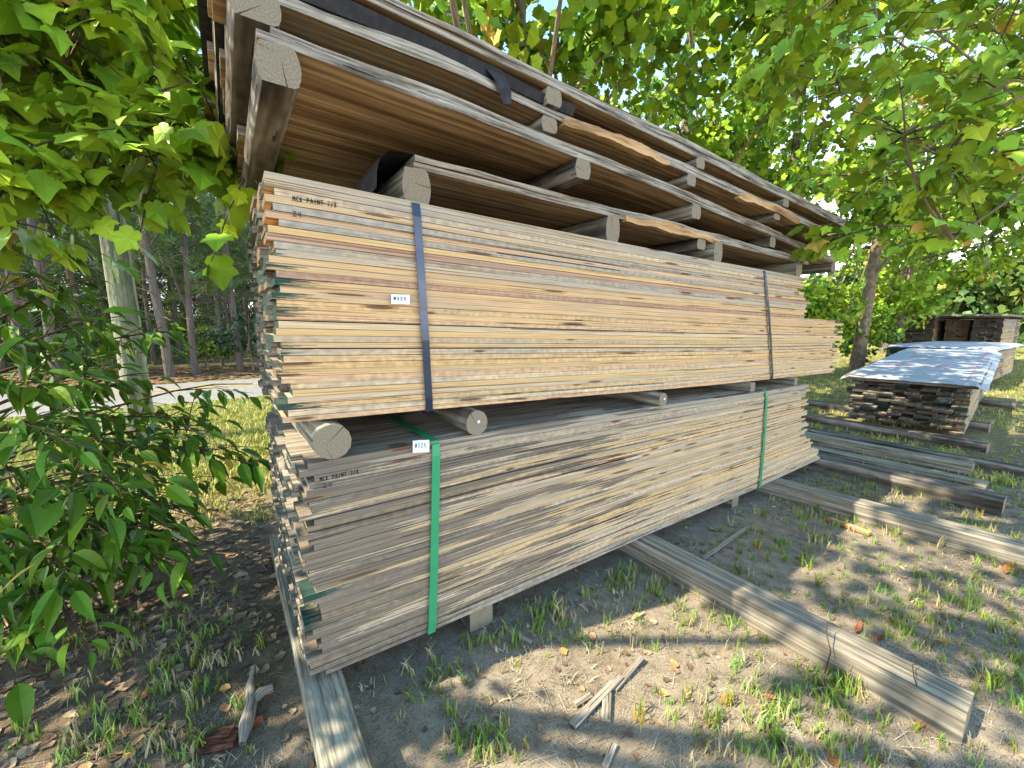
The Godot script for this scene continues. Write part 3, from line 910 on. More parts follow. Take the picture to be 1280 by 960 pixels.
# A cover: planks lying lengthwise on crosspieces, with a doubled front edge.
func cover(label: String, low: Array, high: Array, z0: float, z1: float, depth: float, x0: float, x1: float, cross: Array, cross_low: Array, sd: int, bare: Array, felt: int) -> void:
	var r := RandomNumberGenerator.new()
	r.seed = sd
	var root := thing("plank_cover", Vector3((x0 + x1) / 2, curve(low, 2.5), (z0 + z1) / 2 - depth / 2), label, "cover", "plank covers laid over the bundles")
	var off := root.position
	var zfront := func(x): return lerpf(z0, z1, x / 5.0)
	var n := 6
	var z := 0.0
	for c in n:
		var w := depth / n * r.randf_range(0.85, 1.15)
		if c == n - 1: w = depth - z
		var za := z; var zb := z + w - r.randf_range(0.004, 0.014)
		var dy := r.randf_range(-0.001, 0.010)
		var wav := r.randf() * 90.0
		var double := c == 0
		var fb := func(x): return curve(low, x) + (0.0 if c == 0 else dy + 0.002)
		var split := 0.5 if double else 1.0
		var ft := func(x): return lerpf(curve(low, x), curve(high, x), split) - 0.0015 + nz.get_noise_2d(x * 50.0, wav) * 0.003
		var fz := func(x): return zfront.call(x) - za + (nz.get_noise_2d(x * 35.0, wav + 33.0) * 0.016 + nz.get_noise_2d(x * 180.0, wav) * 0.006 if c == 0 else 0.0)
		var bz := func(x): return zfront.call(x) - zb
		var a := x0 + r.randf_range(-0.03, 0.03); var b := x1 + r.randf_range(-0.04, 0.04)
		put(root, "board", plank(a, b, 30 if c == 0 else 6, fb, ft, fz, bz, M.weathered, M.underside, M.end_grey, [], off, r.randf() * 9.0))
		if double:
			# upper edge board, set back a little, split and worn
			var fb2 := func(x): return lerpf(curve(low, x), curve(high, x), 0.5) + 0.002 + nz.get_noise_2d(x * 50.0, wav + 9.0) * 0.003
			var ft2 := func(x): return curve(high, x) + nz.get_noise_2d(x * 70.0, wav + 19.0) * 0.011 + nz.get_noise_2d(x * 230.0, wav + 5.0) * 0.006
			var fz2 := func(x): return zfront.call(x) - 0.006 + nz.get_noise_2d(x * 60.0, wav + 63.0) * 0.03 + nz.get_noise_2d(x * 260.0, wav + 3.0) * 0.008
			put(root, "board", plank(a + r.randf_range(0.0, 0.05), b - r.randf_range(0.0, 0.06), 40, fb2, ft2, fz2, bz, M.weathered, M.underside, M.end_grey, [], off, r.randf() * 9.0))
		z += w
	# bare torn patches of the edge where fresh wood shows
	for q in bare:
		var fb := func(x): return curve(low, x) - 0.010 + nz.get_noise_2d(x * 260.0, sd) * 0.022
		var mid_x: float = (q[0] + q[1]) / 2; var half: float = (q[1] - q[0]) / 2
		var ft := func(x): return curve(low, x) + (lerpf(0.35, 0.75, 1.0 - pow(absf(x - mid_x) / half, 2.0))) * (curve(high, x) - curve(low, x)) + nz.get_noise_2d(x * 300.0, sd + 7.0) * 0.02
		var fz := func(x): return zfront.call(x) + 0.014 - 0.008 * pow(absf(x - mid_x) / half, 2.0) + nz.get_noise_2d(x * 160.0, sd + 40.0) * 0.006
		var bz := func(x): return zfront.call(x) - 0.03
		var o := put(root, "splinter", plank(q[0], q[1], 30, fb, ft, fz, bz, M.bare_wood, M.bare_wood, M.bare_wood, [], off, 1.0 + sd))
		o.set_meta("label", "torn edge showing fresh tan wood")
	# crosspieces
	for q in cross:
		var x: float = q[0]
		var y1 := curve(low, x) - 0.001
		var y0: float = curve(cross_low, x) + 0.002
		var h := maxf(0.03, y1 - y0)
		if q.size() > 3: h = q[3]
		var zc: float = zfront.call(x) + q[2]
		put(root, "crosspiece", timber(Vector3(x - 0.01, y1 - h / 2, zc - depth - 0.02), Vector3(x, y1 - h / 2, zc), q[1], h, "half", M.treated if r.randf() < 0.7 else M.sleeper_dark, M.rings, off, sd + int(x * 10)))
	if felt > 0:
		# black roofing felt laid on top, hanging over the edge in torn flaps
		var b := Buf.new()
		var steps := 40
		for k in steps:
			var xa := lerpf(x0 - 0.02, x1 - 0.05, float(k) / steps); var xb := lerpf(x0 - 0.02, x1 - 0.05, float(k + 1) / steps)
			var ya := curve(high, xa) + 0.006; var yb := curve(high, xb) + 0.006
			var fa: float = zfront.call(xa) - 0.02; var fc: float = zfront.call(xb) - 0.02
			b.quad(Vector3(xa, ya, fa), Vector3(xb, yb, fc), Vector3(xb, yb, fc - depth + 0.1), Vector3(xa, ya, fa - depth + 0.1), Vector2.ZERO, Vector2.RIGHT, Vector2.ONE, Vector2.DOWN)
			if felt == 2 and xa < 1.35:
				var la := 0.030 + 0.035 * absf(nz.get_noise_1d(xa * 300.0)); var lb := 0.030 + 0.035 * absf(nz.get_noise_1d(xb * 300.0))
				var pa := Vector3(xa, ya + la, fa + 0.02); var pb := Vector3(xb, yb + lb, fc + 0.02)
				b.quad(Vector3(xa, ya, fa), Vector3(xb, yb, fc), pb, pa, Vector2.ZERO, Vector2.RIGHT, Vector2.ONE, Vector2.DOWN)
		if felt == 1:
			# wraps round the near end
			var zz: float = zfront.call(x0) - 0.02
			var prof := [[0.0, 0.006], [-0.05, 0.0], [-0.085, -0.03], [-0.10, -0.08], [-0.105, -0.145]]
			for k in prof.size() - 1:
				var yh := curve(high, x0)
				var a := Vector3(x0 - 0.02 + prof[k + 1][0], yh + prof[k + 1][1], zz); var c := Vector3(x0 - 0.02 + prof[k][0], yh + prof[k][1], zz)
				var back := Vector3(0, 0, -depth + 0.1)
				b.quad(a, c, c + back, a + back, Vector2.ZERO, Vector2.RIGHT, Vector2.ONE, Vector2.DOWN)
		var o := put(root, "felt", commit([b, M.felt], off))
		o.set_meta("label", "black roofing felt")
		if felt == 2:
			var t := Buf.new()
			var x := 0.94
			var y := curve(high, x) + 0.05; var zq: float = zfront.call(x) + 0.012
			var p := [Vector3(x - 0.07, y + 0.03, zq - 0.05), Vector3(x + 0.05, y + 0.0, zq - 0.03), Vector3(x - 0.02, y - 0.06, zq + 0.006), Vector3(x + 0.06, y - 0.09, zq + 0.010), Vector3(x + 0.02, y - 0.145, zq + 0.014), Vector3(x + 0.055, y - 0.135, zq + 0.016)]
			t.tri(p[0], p[2], p[1]); t.tri(p[1], p[2], p[3]); t.tri(p[2], p[4], p[3]); t.tri(p[4], p[5], p[3])
			put(root, "felt_flap", commit([t, M.felt], off))

func covers() -> void:
	var mtop := [[0.124, 1.992], [1.1, 1.966], [2.15, 1.948], [4.17, 1.921], [5.3, 1.91]]
	var a_low := [[0.63, 2.115], [1.41, 2.098], [2.03, 2.09], [4.43, 2.05]]
	var a_high := [[0.63, 2.162], [1.41, 2.152], [2.03, 2.145], [4.43, 2.105]]
	cover("narrow plank cover on round posts directly above the pale tan bundle", a_low, a_high, -0.02, -0.05, 1.1, 0.63, 4.43, [[0.66, 0.12, -0.005], [1.79, 0.11, 0.01], [2.68, 0.1, 0.0, 0.07], [2.86, 0.11, 0.02], [4.2, 0.12, 0.02]], mtop, 5, [[1.9, 2.9]], 1)
	var b_low := [[0.14, 2.279], [0.72, 2.272], [1.89, 2.275], [3.5, 2.225], [5.59, 2.16]]
	var b_high := [[0.14, 2.325], [0.72, 2.33], [1.89, 2.325], [3.5, 2.285], [5.59, 2.225]]
	cover("wide overhanging plank cover with brown underside, second from the bottom", b_low, b_high, 0.2, -0.15, 1.45, 0.12, 5.55, [[0.175, 0.115, 0.0, 0.105], [1.44, 0.1, 0.0, 0.085], [2.5, 0.1, 0.0, 0.085], [3.75, 0.1, 0.0, 0.08], [5.45, 0.12, 0.0, 0.09]], a_high, 9, [], 0)
	var c_low := [[0.17, 2.416], [0.73, 2.418], [1.23, 2.394], [1.84, 2.396], [4.93, 2.30]]
	var c_high := [[0.17, 2.455], [0.73, 2.465], [1.23, 2.44], [1.84, 2.445], [4.93, 2.36]]
	cover("plank cover with torn tan edge and ragged felt, third from the bottom", c_low, c_high, 0.14, 0.03, 1.4, 0.06, 4.95, [[0.13, 0.13, 0.03, 0.085], [1.22, 0.09, 0.0, 0.062], [2.33, 0.09, 0.0, 0.06], [3.5, 0.1, 0.0, 0.05], [4.85, 0.1, 0.0, 0.06]], b_high, 13, [[1.3, 2.1], [2.9, 3.9], [4.3, 4.7]], 2)
	var d_low := [[0.46, 2.532], [0.73, 2.526], [1.23, 2.512], [1.82, 2.498], [5.0, 2.422]]
	var d_high := [[0.46, 2.575], [0.73, 2.57], [1.23, 2.56], [1.82, 2.56], [5.0, 2.50]]
	cover("topmost grey plank cover with black felt laid over it", d_low, d_high, 0.14, 0.05, 1.4, 0.02, 5.0, [[0.1, 0.12, 0.0, 0.07], [1.24, 0.09, 0.0, 0.068], [2.4, 0.09, 0.0, 0.055], [3.6, 0.1, 0.0, 0.055], [4.9, 0.1, 0.0, 0.055]], c_high, 17, [], 3)

# ------------------------------------------------------------------ timbers and scraps on the ground
func ground_timber(a: Vector3, c: Vector3, w: float, h: float, m: Material, label: String, sd: int) -> void:
	var root := thing("ground_timber", Vector3((a.x + c.x) / 2, minf(a.y, c.y) - h / 2, (a.z + c.z) / 2), label, "timber", "timbers laid across the ground")
	put(root, "beam", timber(a, c, w, h, "square", m, M.rings, root.position, sd, 22))

func timbers() -> void:
	ground_timber(Vector3(0.18, 0.073, -1.34), Vector3(0.20, 0.070, 1.0), 0.14, 0.146, M.treated, "long grooved grey timber under the near end of the stack", 1)
	ground_timber(Vector3(0.92, 0.075, -1.25), Vector3(0.92, 0.073, -0.005), 0.13, 0.14, M.sleeper_dark, "short dark timber block ending flush under the stack", 2)
	ground_timber(Vector3(2.10, 0.072, -1.2), Vector3(2.13, 0.055, 1.47), 0.17, 0.146, M.sleeper, "pale sunlit timber running out from under the stack's middle", 3)
	ground_timber(Vector3(3.35, 0.06, -1.2), Vector3(3.35, 0.06, 0.0), 0.10, 0.12, M.treated, "small grey block showing under the stack's far half", 4)
	ground_timber(Vector3(3.84, 0.06, -1.2), Vector3(4.13, 0.055, 2.2), 0.19, 0.125, M.sleeper, "long smooth grey timber running out under the stack's far end", 5)
	ground_timber(Vector3(5.02, 0.06, -1.1), Vector3(5.04, 0.055, 1.28), 0.22, 0.14, M.sleeper_dark, "thick dark-sided timber with a whitened top past the stack", 6)
	ground_timber(Vector3(5.63, 0.03, -1.1), Vector3(5.68, 0.028, 1.12), 0.16, 0.06, M.treated, "thin flat grey board lying low among the grass past the stack", 7)
	ground_timber(Vector3(6.05, 0.06, -1.0), Vector3(6.05, 0.055, 0.98), 0.15, 0.13, M.treated, "grey timber with square end lying before the wrapped pile", 8)
	ground_timber(Vector3(6.42, 0.05, -1.0), Vector3(6.40, 0.045, 1.35), 0.16, 0.11, M.sleeper_dark, "dark split timber lying between the grey timber and the wrapped pile", 9)
	ground_timber(Vector3(7.25, 0.07, -1.9), Vector3(7.2, 0.06, 0.95), 0.18, 0.15, M.sleeper_dark, "dark timber under the front of the white-wrapped pile", 10)
	ground_timber(Vector3(8.7, 0.07, -2.2), Vector3(8.7, 0.06, 0.8), 0.18, 0.15, M.sleeper_dark, "dark timber further under the white-wrapped pile", 11)
	ground_timber(Vector3(11.4, 0.07, -1.6), Vector3(11.4, 0.06, 0.8), 0.18, 0.15, M.sleeper_dark, "dark timber under the rear of the white-wrapped pile", 12)
	# scraps
	var scraps := [
		[on_y(716, 906, 0.02), on_y(775, 845, 0.03), 0.030, 0.012, "thin grey split stick lying alone in dry litter", M.weathered],
		[on_y(768, 862, 0.015), on_y(802, 822, 0.03), 0.022, 0.012, "pale grey split stick crossing over a flat scrap", M.weathered],
		[on_y(757, 900, 0.02), on_y(759, 866, 0.022), 0.034, 0.012, "short flat grey board scrap beside crossed sticks", M.weathered],
		[on_y(718, 880, 0.015), on_y(738, 868, 0.015), 0.03, 0.01, "tiny grey splinter next to crossed sticks", M.weathered],
		[on_y(756, 958, 0.015), on_y(768, 930, 0.02), 0.02, 0.01, "narrow grey splinter lying apart in dry straw", M.weathered],
		[on_y(878, 698, 0.02), on_y(937, 657, 0.03), 0.026, 0.014, "straight pale lath lying beside the pale sunlit timber", M.sleeper],
		[on_y(1035, 648, 0.02), on_y(1088, 667, 0.02), 0.05, 0.02, "brown bark strip lying in grass before the smooth timber", M.bare_wood],
		[on_y(632, 785, 0.012), on_y(664, 803, 0.012), 0.018, 0.012, "short grey twig near the dark block", M.weathered],
	]
	var k := 30
	for s in scraps:
		var root := thing("wood_scrap", s[0] * 0.5 + s[1] * 0.5 - Vector3(0, s[3] / 2, 0), s[4], "wood scrap", "wood scraps on the ground")
		put(root, "stick", timber(s[0], s[1], s[2], s[3], "square", s[5], s[5], root.position, k, 5))
		k += 1
	# rotten grey branch at the left end, two pieces
	var dw := thing("driftwood", on_y(314, 885, 0.0), "rotten grey forked branch lying beside the near timber", "branch")
	var b := Buf.new()
	var lp := [on_y(303, 930, 0.02), on_y(308, 905, 0.035), on_y(314, 880, 0.03), on_y(313, 855, 0.03), on_y(318, 832, 0.03)]
	tube(b, lp, [0.012, 0.026, 0.022, 0.016, 0.006], 6, 2.0)
	var b2 := Buf.new()
	tube(b2, [lp[2], on_y(326, 866, 0.03), on_y(341, 858, 0.035)], [0.016, 0.022, 0.012], 6, 2.0)
	for k2 in b.t.size(): b.t[k2] = Vector2(b.t[k2].y, b.t[k2].x * 0.3)
	for k2 in b2.t.size(): b2.t[k2] = Vector2(b2.t[k2].y, b2.t[k2].x * 0.3)
	put(dw, "branch", commit([b, M.weathered], dw.position))
	put(dw, "fork", commit([b2, M.weathered], dw.position))
	# rusty bark slab
	var bk := thing("bark_piece", on_y(274, 926, 0.0), "rust-red bark slab lying beside the rotten branch", "bark")
	put(bk, "slab", timber(on_y(252, 930, 0.015), on_y(297, 921, 0.02), 0.075, 0.022, "half", M.rust, M.rust, bk.position, 61, 9))
	put(bk, "flake", timber(on_y(262, 918, 0.03), on_y(290, 913, 0.04), 0.04, 0.01, "half", M.rust, M.rust, bk.position, 67, 7))
	# fallen sycamore leaves that can be told apart
	var dl := [[1262, 712, 0.12, Color(0.55, 0.20, 0.06), "large orange dead leaf at the smooth timber's end"], [1072, 786, 0.08, Color(0.26, 0.10, 0.05), "long curled rust-brown bark flake behind the pale sunlit timber"], [1098, 799, 0.07, Color(0.22, 0.08, 0.04), "darker curled bark flake at the tip of the rust-brown flake"], [1192, 682, 0.06, Color(0.45, 0.18, 0.08), ""], [843, 832, 0.05, Color(0.5, 0.24, 0.1), ""], [908, 878, 0.06, Color(0.5, 0.22, 0.09), ""], [960, 872, 0.05, Color(0.45, 0.2, 0.1), ""], [1152, 905, 0.07, Color(0.52, 0.24, 0.09), ""], [742, 798, 0.05, Color(0.5, 0.3, 0.14), ""], [797, 772, 0.07, Color(0.5, 0.36, 0.18), ""], [281, 862, 0.05, Color(0.5, 0.3, 0.12), ""], [282, 885, 0.045, Color(0.48, 0.22, 0.1), ""], [176, 872, 0.05, Color(0.4, 0.12, 0.05), ""], [160, 945, 0.045, Color(0.55, 0.28, 0.08), ""], [890, 662, 0.05, Color(0.5, 0.26, 0.1), ""], [322, 905, 0.05, Color(0.35, 0.1, 0.05), ""], [1040, 950, 0.06, Color(0.4, 0.14, 0.06), ""], [705, 816, 0.05, Color(0.5, 0.28, 0.1), ""], [830, 868, 0.05, Color(0.5, 0.3, 0.12), ""]]
	for d in dl:
		var p := on_y(d[0], d[1], 0.004)
		var me := dead_leaf_mesh(int(d[0]))
		var arr := me.surface_get_arrays(0)
		var cc := PackedColorArray()
		for i in arr[Mesh.ARRAY_VERTEX].size(): cc.append(d[3] * (0.75 + 0.4 * float(i % 3) / 2.0))
		arr[Mesh.ARRAY_COLOR] = cc
		var m2 := ArrayMesh.new()
		m2.add_surface_from_arrays(Mesh.PRIMITIVE_TRIANGLES, arr)
		m2.surface_set_material(0, M.dry)
		var o := put(self, "dead_leaf", m2, p)
		o.basis = Basis(Vector3.UP, d[0]).scaled(Vector3(d[2] * (1.5 if d[2] > 0.065 else 1.0), d[2] * 0.9, d[2] * (0.4 if d[2] > 0.065 else 1.0)))
		o.position.y = ground_y(p.x, p.z) + 0.002
		tag(o, d[4] if d[4] != "" else "small curled orange-brown dead leaf on the litter", "dead leaf", "fallen dead leaves")

# ------------------------------------------------------------------ the further piles
func wrapped_pile() -> void:
	var r := RandomNumberGenerator.new()
	r.seed = 21
	var root := thing("lumber_bundle", Vector3(7.6, 0.15, 0.18), "dark ragged-ended board pile under a white wrap sheet", "lumber bundle")
	var top := [[7.3, 0.71], [12.6, 0.92]]
	var bot := [[7.3, 0.14], [12.6, 0.2]]
	var near := func(k, c, rr): return 7.55 + rr.randf_range(-0.22, 0.25) + (0.12 if k < 4 else 0.0)
	var far := func(k, c, rr): return 12.0 + rr.randf_range(-0.15, 0.15)
	var ends := func(k, c, rr): return M.end_green if rr.randf() < 0.22 else M.end_dark
	bundle(root, top, bot, 20, 0.70, -0.46, 8, near, far, M.board_grey, M.weathered, ends, 23)
	var cv := thing("plank_cover", Vector3(7.6, 0.72, 0.18), "thick plank cover between the wrap sheet and the dark ragged pile", "cover", "plank covers laid over the bundles")
	var lowc := [[7.3, 0.745], [12.6, 0.955]]
	var z := 0.78
	for c in 6:
		var za := z; var zb := z - 0.22
		put(cv, "board", plank(7.42 + r.randf_range(-0.04, 0.04), 12.1, 4, func(x): return curve(lowc, x), func(x): return curve(lowc, x) + 0.045, func(_x): return za, func(_x): return zb + 0.006, M.weathered, M.underside, M.end_grey, [], cv.position, r.randf() * 5))
		z = zb
	for x in [7.5, 9.0, 10.6, 11.9]:
		put(cv, "crosspiece", timber(Vector3(x, curve(lowc, x) - 0.017, -0.5), Vector3(x, curve(lowc, x) - 0.017, 0.76), 0.09, 0.03, "square", M.sleeper_dark, M.rings, cv.position, int(x * 3)))
	# wrap sheet with sagging edges and printed marks
	var sh := thing("wrap_sheet", Vector3(7.6, 0.82, 0.18), "white building wrap sheet with faded red print, covering the ragged pile", "tarp")
	sheet(sh, 7.36, 12.2, -0.58, 0.84, lowc, 0.066, 31)
	# print on the sheet: bars and block letters, faded red
	var pr := Buf.new()
	for u in [[0.28, 0.06, 0.1, 0.5], [0.6, 0.06, 0.1, 0.4]]:
		for q in 9:
			var x: float = 7.36 + 4.7 * (u[0] + 0.018 * (q % 3))
			var zq: float = -0.35 + 0.11 * q + 0.35 * u[0]
			if q % 4 == 3: continue
			_mark(pr, x, zq, 0.20 + 0.1 * (q % 2), 0.055, lowc, 0.073)
	for q in 26:
		_mark(pr, 7.5 + q * 0.175, 0.66, 0.10, 0.012, lowc, 0.073)
		if q % 2 == 0: _mark(pr, 7.5 + q * 0.175, -0.2, 0.06, 0.01, lowc, 0.073)
	put(sh, "print", commit([pr, M.print_red], sh.position))
	for o in [root, cv, sh]: o.rotation.y = deg_to_rad(4.6)

func _mark(b: Buf, x: float, z: float, lx: float, lz: float, low: Array, lift: float) -> void:
	var y0 := curve(low, x) + lift + _rip(x, z); var y1 := curve(low, x + lx) + lift + _rip(x + lx, z); var y2 := curve(low, x + lx) + lift + _rip(x + lx, z - lz); var y3 := curve(low, x) + lift + _rip(x, z - lz)
	b.quad(Vector3(x, y0, z), Vector3(x + lx, y1, z), Vector3(x + lx, y2, z - lz), Vector3(x, y3, z - lz), Vector2.ZERO, Vector2.RIGHT, Vector2.ONE, Vector2.DOWN)

func _rip(x: float, z: float) -> float:
	return nz.get_noise_2d(x * 14.0, z * 30.0) * 0.012

func sheet(root: Node3D, x0: float, x1: float, z0: float, z1: float, low: Array, lift: float, sd: int) -> void:
	var b := Buf.new()
	var nx := 30; var nzz := 14
	var g := []
	for j in nzz + 1:
		for i in nx + 1:
			var x := lerpf(x0, x1, float(i) / nx); var z := lerpf(z0, z1, float(j) / nzz)
			var y := curve(low, x) + lift + _rip(x, z)
			if i == 0: y -= 0.035 + 0.025 * absf(nz.get_noise_2d(z * 90.0, sd)); 
			if j == 0 or j == nzz: y -= 0.05 + 0.04 * absf(nz.get_noise_2d(x * 60.0, sd + 9.0))
			if i == 0: x -= 0.01
			g.append(Vector3(x, y, z))
	for j in nzz:
		for i in nx:
			var q := j * (nx + 1) + i
			b.quad(g[q + nx + 1], g[q + nx + 2], g[q + 1], g[q], Vector2.ZERO, Vector2.RIGHT, Vector2.ONE, Vector2.DOWN)
	put(root, "sheet", commit([b, M.wrap], root.position))

func far_piles() -> void:
	var r := RandomNumberGenerator.new()
	r.seed = 29
	# low wrapped pile behind the first
	var root := thing("lumber_bundle", Vector3(16.5, 0.1, -0.9), "low dark board pile with a rumpled grey sheet, behind the wrapped pile", "lumber bundle")
	bundle(root, [[13.8, 0.92], [19, 0.9]], [[13.8, 0.15], [19, 0.15]], 14, 0.1, -1.6, 5, func(k, c, rr): return 14.0 + rr.randf_range(-0.2, 0.2), func(k, c, rr): return 18.8, M.board_grey, M.weathered, func(k, c, rr): return M.end_green, 33)
	var sh := thing("wrap_sheet", Vector3(16.4, 0.95, -0.8), "rumpled grey wrap sheet lying over the low dark pile", "tarp")
	sheet(sh, 13.7, 19.0, -1.75, 0.25, [[13.7, 0.93], [19, 0.92]], 0.07, 35)
	# tall stacks far off under plank roofs
	var spec := [[22.0, 26.5, -3.3, -2.2, 1.75, M.end_dark, "dark far stack under trees, beside a pale-ended stack"], [22.3, 26.8, -1.95, -1.35, 1.7, M.end_raw, "far stack with pale raw board ends"], [21.8, 26.4, -1.2, -0.5, 1.72, M.end_dark, "dark far stack with a grey plank roof at the lawn's edge"]]
	for s in spec:
		var o := thing("lumber_bundle", Vector3((s[0] + s[1]) / 2, 0.1, (s[2] + s[3]) / 2), s[6], "lumber bundle")
		var em: Material = s[5]
		bundle(o, [[s[0], s[4]], [s[1], s[4]]], [[s[0], 0.1], [s[1], 0.1]], 22, s[3], s[2], 4, func(k, c, rr): return s[0] + rr.randf_range(-0.12, 0.12), func(k, c, rr): return s[1], M.board_pale if em == M.end_raw else M.board_grey, M.weathered, func(k, c, rr): return em, int(s[0] * 10 + s[2] * 3))
	var cv := thing("plank_cover", Vector3(24.2, 1.8, -1.7), "flat grey plank roof lying across the far stacks", "cover", "plank covers laid over the bundles")
	for c in 5:
		var za := -0.35 - c * 0.62
		put(cv, "board", plank(21.4 + r.randf_range(-0.2, 0.1), 27.0, 3, func(_x): return 1.80 + 0.012 * c, func(_x): return 1.87 + 0.012 * c, func(_x): return za, func(_x): return za - 0.6, M.weathered, M.underside, M.end_grey, [], cv.position, r.randf() * 5))
	for x in [21.8, 24.0, 26.2]:
		put(cv, "crosspiece", timber(Vector3(x, 1.777, -3.4), Vector3(x, 1.777, -0.4), 0.1, 0.045, "square", M.sleeper_dark, M.rings, cv.position, int(x)))

# ------------------------------------------------------------------ trees
func limb(b: Buf, a: Vector3, c: Vector3, r0: float, r1: float, rr: RandomNumberGenerator, sag := 0.0, sides := 7) -> Array:
	var pts := []; var rad := []
	var n := 6
	var d := c - a
	var s1 := Vector3(rr.randf_range(-1, 1), rr.randf_range(-1, 1), rr.randf_range(-1, 1)) * d.length() * 0.07
	for k in n + 1:
		var t := float(k) / n
		pts.append(a.lerp(c, t) + s1 * sin(t * PI * 1.5) + Vector3(0, sin(t * PI) * sag * d.length(), 0))
		rad.append(lerpf(r0, r1, t))
	tube(b, pts, rad, sides)
	return pts

# A sycamore whose near boughs reach given targets; leaves one by one.
func near_sycamore(base: Vector3, fork: Vector3, r0: float, targets: Array, extra: Array, label: String, sd: int, leaf_size: float, tone: Color) -> void:
	var rr := RandomNumberGenerator.new()
	rr.seed = sd
	var root := thing("sycamore_tree", base, label, "tree", "sycamore trees")
	var tb := Buf.new()
	tube(tb, [base, base.lerp(fork, 0.5) + Vector3(0.06, 0, 0.04), fork, fork + Vector3(0.1, 2.2, 0.1), fork + Vector3(0.25, 4.4, -0.1)], [r0, r0 * 0.85, r0 * 0.7, r0 * 0.45, r0 * 0.15], 10)
	put(root, "trunk", commit([tb, M.bark_sycamore], root.position))
	var leaf := sycamore_leaf()
	var f := Foliage.new()
	var twigs := Buf.new()
	# a few main limbs; the other boughs leave them sideways
	var knots := []
	var order := 0
	for t in targets:
		var tip: Vector3 = t[0]
		var from := fork + Vector3(0.1, rr.randf_range(-0.4, 1.6), 0.05)
		var main := order % 8 == 0
		order += 1
		if not main:
			var best := 1e9
			for q in knots:
				var gap: float = q.distance_to(tip)
				if gap < best and gap > 0.25:
					best = gap; from = q
		var lb := Buf.new()
		var pts := limb(lb, from, tip, 0.032 if main else 0.011, 0.008 if main else 0.003, rr, 0.05 if main else 0.14, 6)
		if main:
			for q in range(2, pts.size()): knots.append(pts[q])
		put(root, "bough", commit([lb, M.bark_sycamore], root.position))
		for k in t[1]:
			var u := rr.randf_range(0.45, 1.0)
			var q := u * (pts.size() - 1)
			var p0: Vector3 = pts[int(q)].lerp(pts[mini(int(q) + 1, pts.size() - 1)], q - int(q))
			var dir := ((tip - from).normalized() * rr.randf_range(0.0, 0.8) + Vector3(rr.randf_range(-1, 1), rr.randf_range(-0.55, 0.45), rr.randf_range(-1, 1))).normalized()
			leafy_twig(f, twigs, p0, p0 + dir * rr.randf_range(0.25, 0.6), leaf_size, 0.052, tone, 0.75, rr, 0.5)
	# unseen rest of the crown; the left tree's is shaped to shade the yard
	for e in extra:
		var c: Vector3 = e[0]; var rad: Vector3 = e[1]
		var lb := Buf.new()
		limb(lb, fork, c, 0.06, 0.012, rr, 0.05, 6)
		put(root, "bough", commit([lb, M.bark_sycamore], root.position))
		for k in e[2]:
			var d := Vector3(rr.randfn(), rr.randfn(), rr.randfn()).normalized() * pow(rr.randf(), 0.4)
			var p := c + d * rad
			var dir := (d + Vector3(rr.randf_range(-1, 1), rr.randf_range(-0.4, 0.3), rr.randf_range(-1, 1))).normalized()
			leafy_twig(f, twigs, p - dir * 0.25, p + dir * 0.25, leaf_size, 0.09, tone, 0.7, rr, 0.5)
	put(root, "twigs", commit([twigs, M.bark_twig], root.position)).set_meta("kind", "stuff")
	finish_foliage(root, f, leaf, 300)

# A sycamore further off: sprays of leaves through the crown.
func far_sycamore(base: Vector3, top: Vector3, r0: float, crowns: Array, size: float, label: String, sd: int, tone: Color, forks := 7, name_ := "sycamore_tree", group := "sycamore trees") -> void:
	var rr := RandomNumberGenerator.new()
	rr.seed = sd
	var root := thing(name_, base, label, "tree", group)
	var tb := Buf.new()
	var mid := base.lerp(top, 0.45) + Vector3(rr.randf_range(-0.15, 0.15), 0, rr.randf_range(-0.15, 0.15))
	tube(tb, [base - Vector3(0, 0.1, 0), base.lerp(mid, 0.3), mid, mid.lerp(top, 0.5), top], [r0 * 1.2, r0, r0 * 0.8, r0 * 0.5, r0 * 0.15], 10)
	put(root, "trunk", commit([tb, M.bark_sycamore], root.position))
	var f := Foliage.new()
	for c in crowns:
		var ce: Vector3 = c[0]; var rad: Vector3 = c[1]
		for k in maxi(2, forks / crowns.size()):
			var d := Vector3(rr.randfn(), rr.randfn() * 0.6, rr.randfn()).normalized()
			var lb := Buf.new()
			limb(lb, base.lerp(top, rr.randf_range(0.25, 0.8)), ce + d * rad * 0.75, r0 * 0.3, 0.008, rr, 0.05, 6)
			put(root, "bough", commit([lb, M.bark_sycamore], root.position))
		# leaves gather in lumps along the boughs, with gaps between
		var lumps := []
		for k in int(rad.length() * 7):
			lumps.append(Vector3(rr.randfn(), rr.randfn(), rr.randfn()).normalized() * pow(rr.randf(), 0.45))
		for k in c[2]:
			var l: Vector3 = lumps[rr.randi() % lumps.size()]
			var p := ce + l * rad + Vector3(rr.randfn(), rr.randfn() * 0.55, rr.randfn()) * 0.33
			if p.y < 0.3: p.y = 0.3 + rr.randf() * 0.5
			var y := Vector3(rr.randf_range(-1, 1), rr.randf_range(-0.25, 0.25), rr.randf_range(-1, 1))
			f.xf.append(Transform3D(leaf_basis(y, Vector3(rr.randf_range(-0.5, 0.5), 1, rr.randf_range(-0.5, 0.5)), size * rr.randf_range(0.7, 1.25)), p))
			f.cols.append(leaf_tone(tone, rr))
	finish_foliage(root, f, leaf_clump(), 0, "spray", "crown")

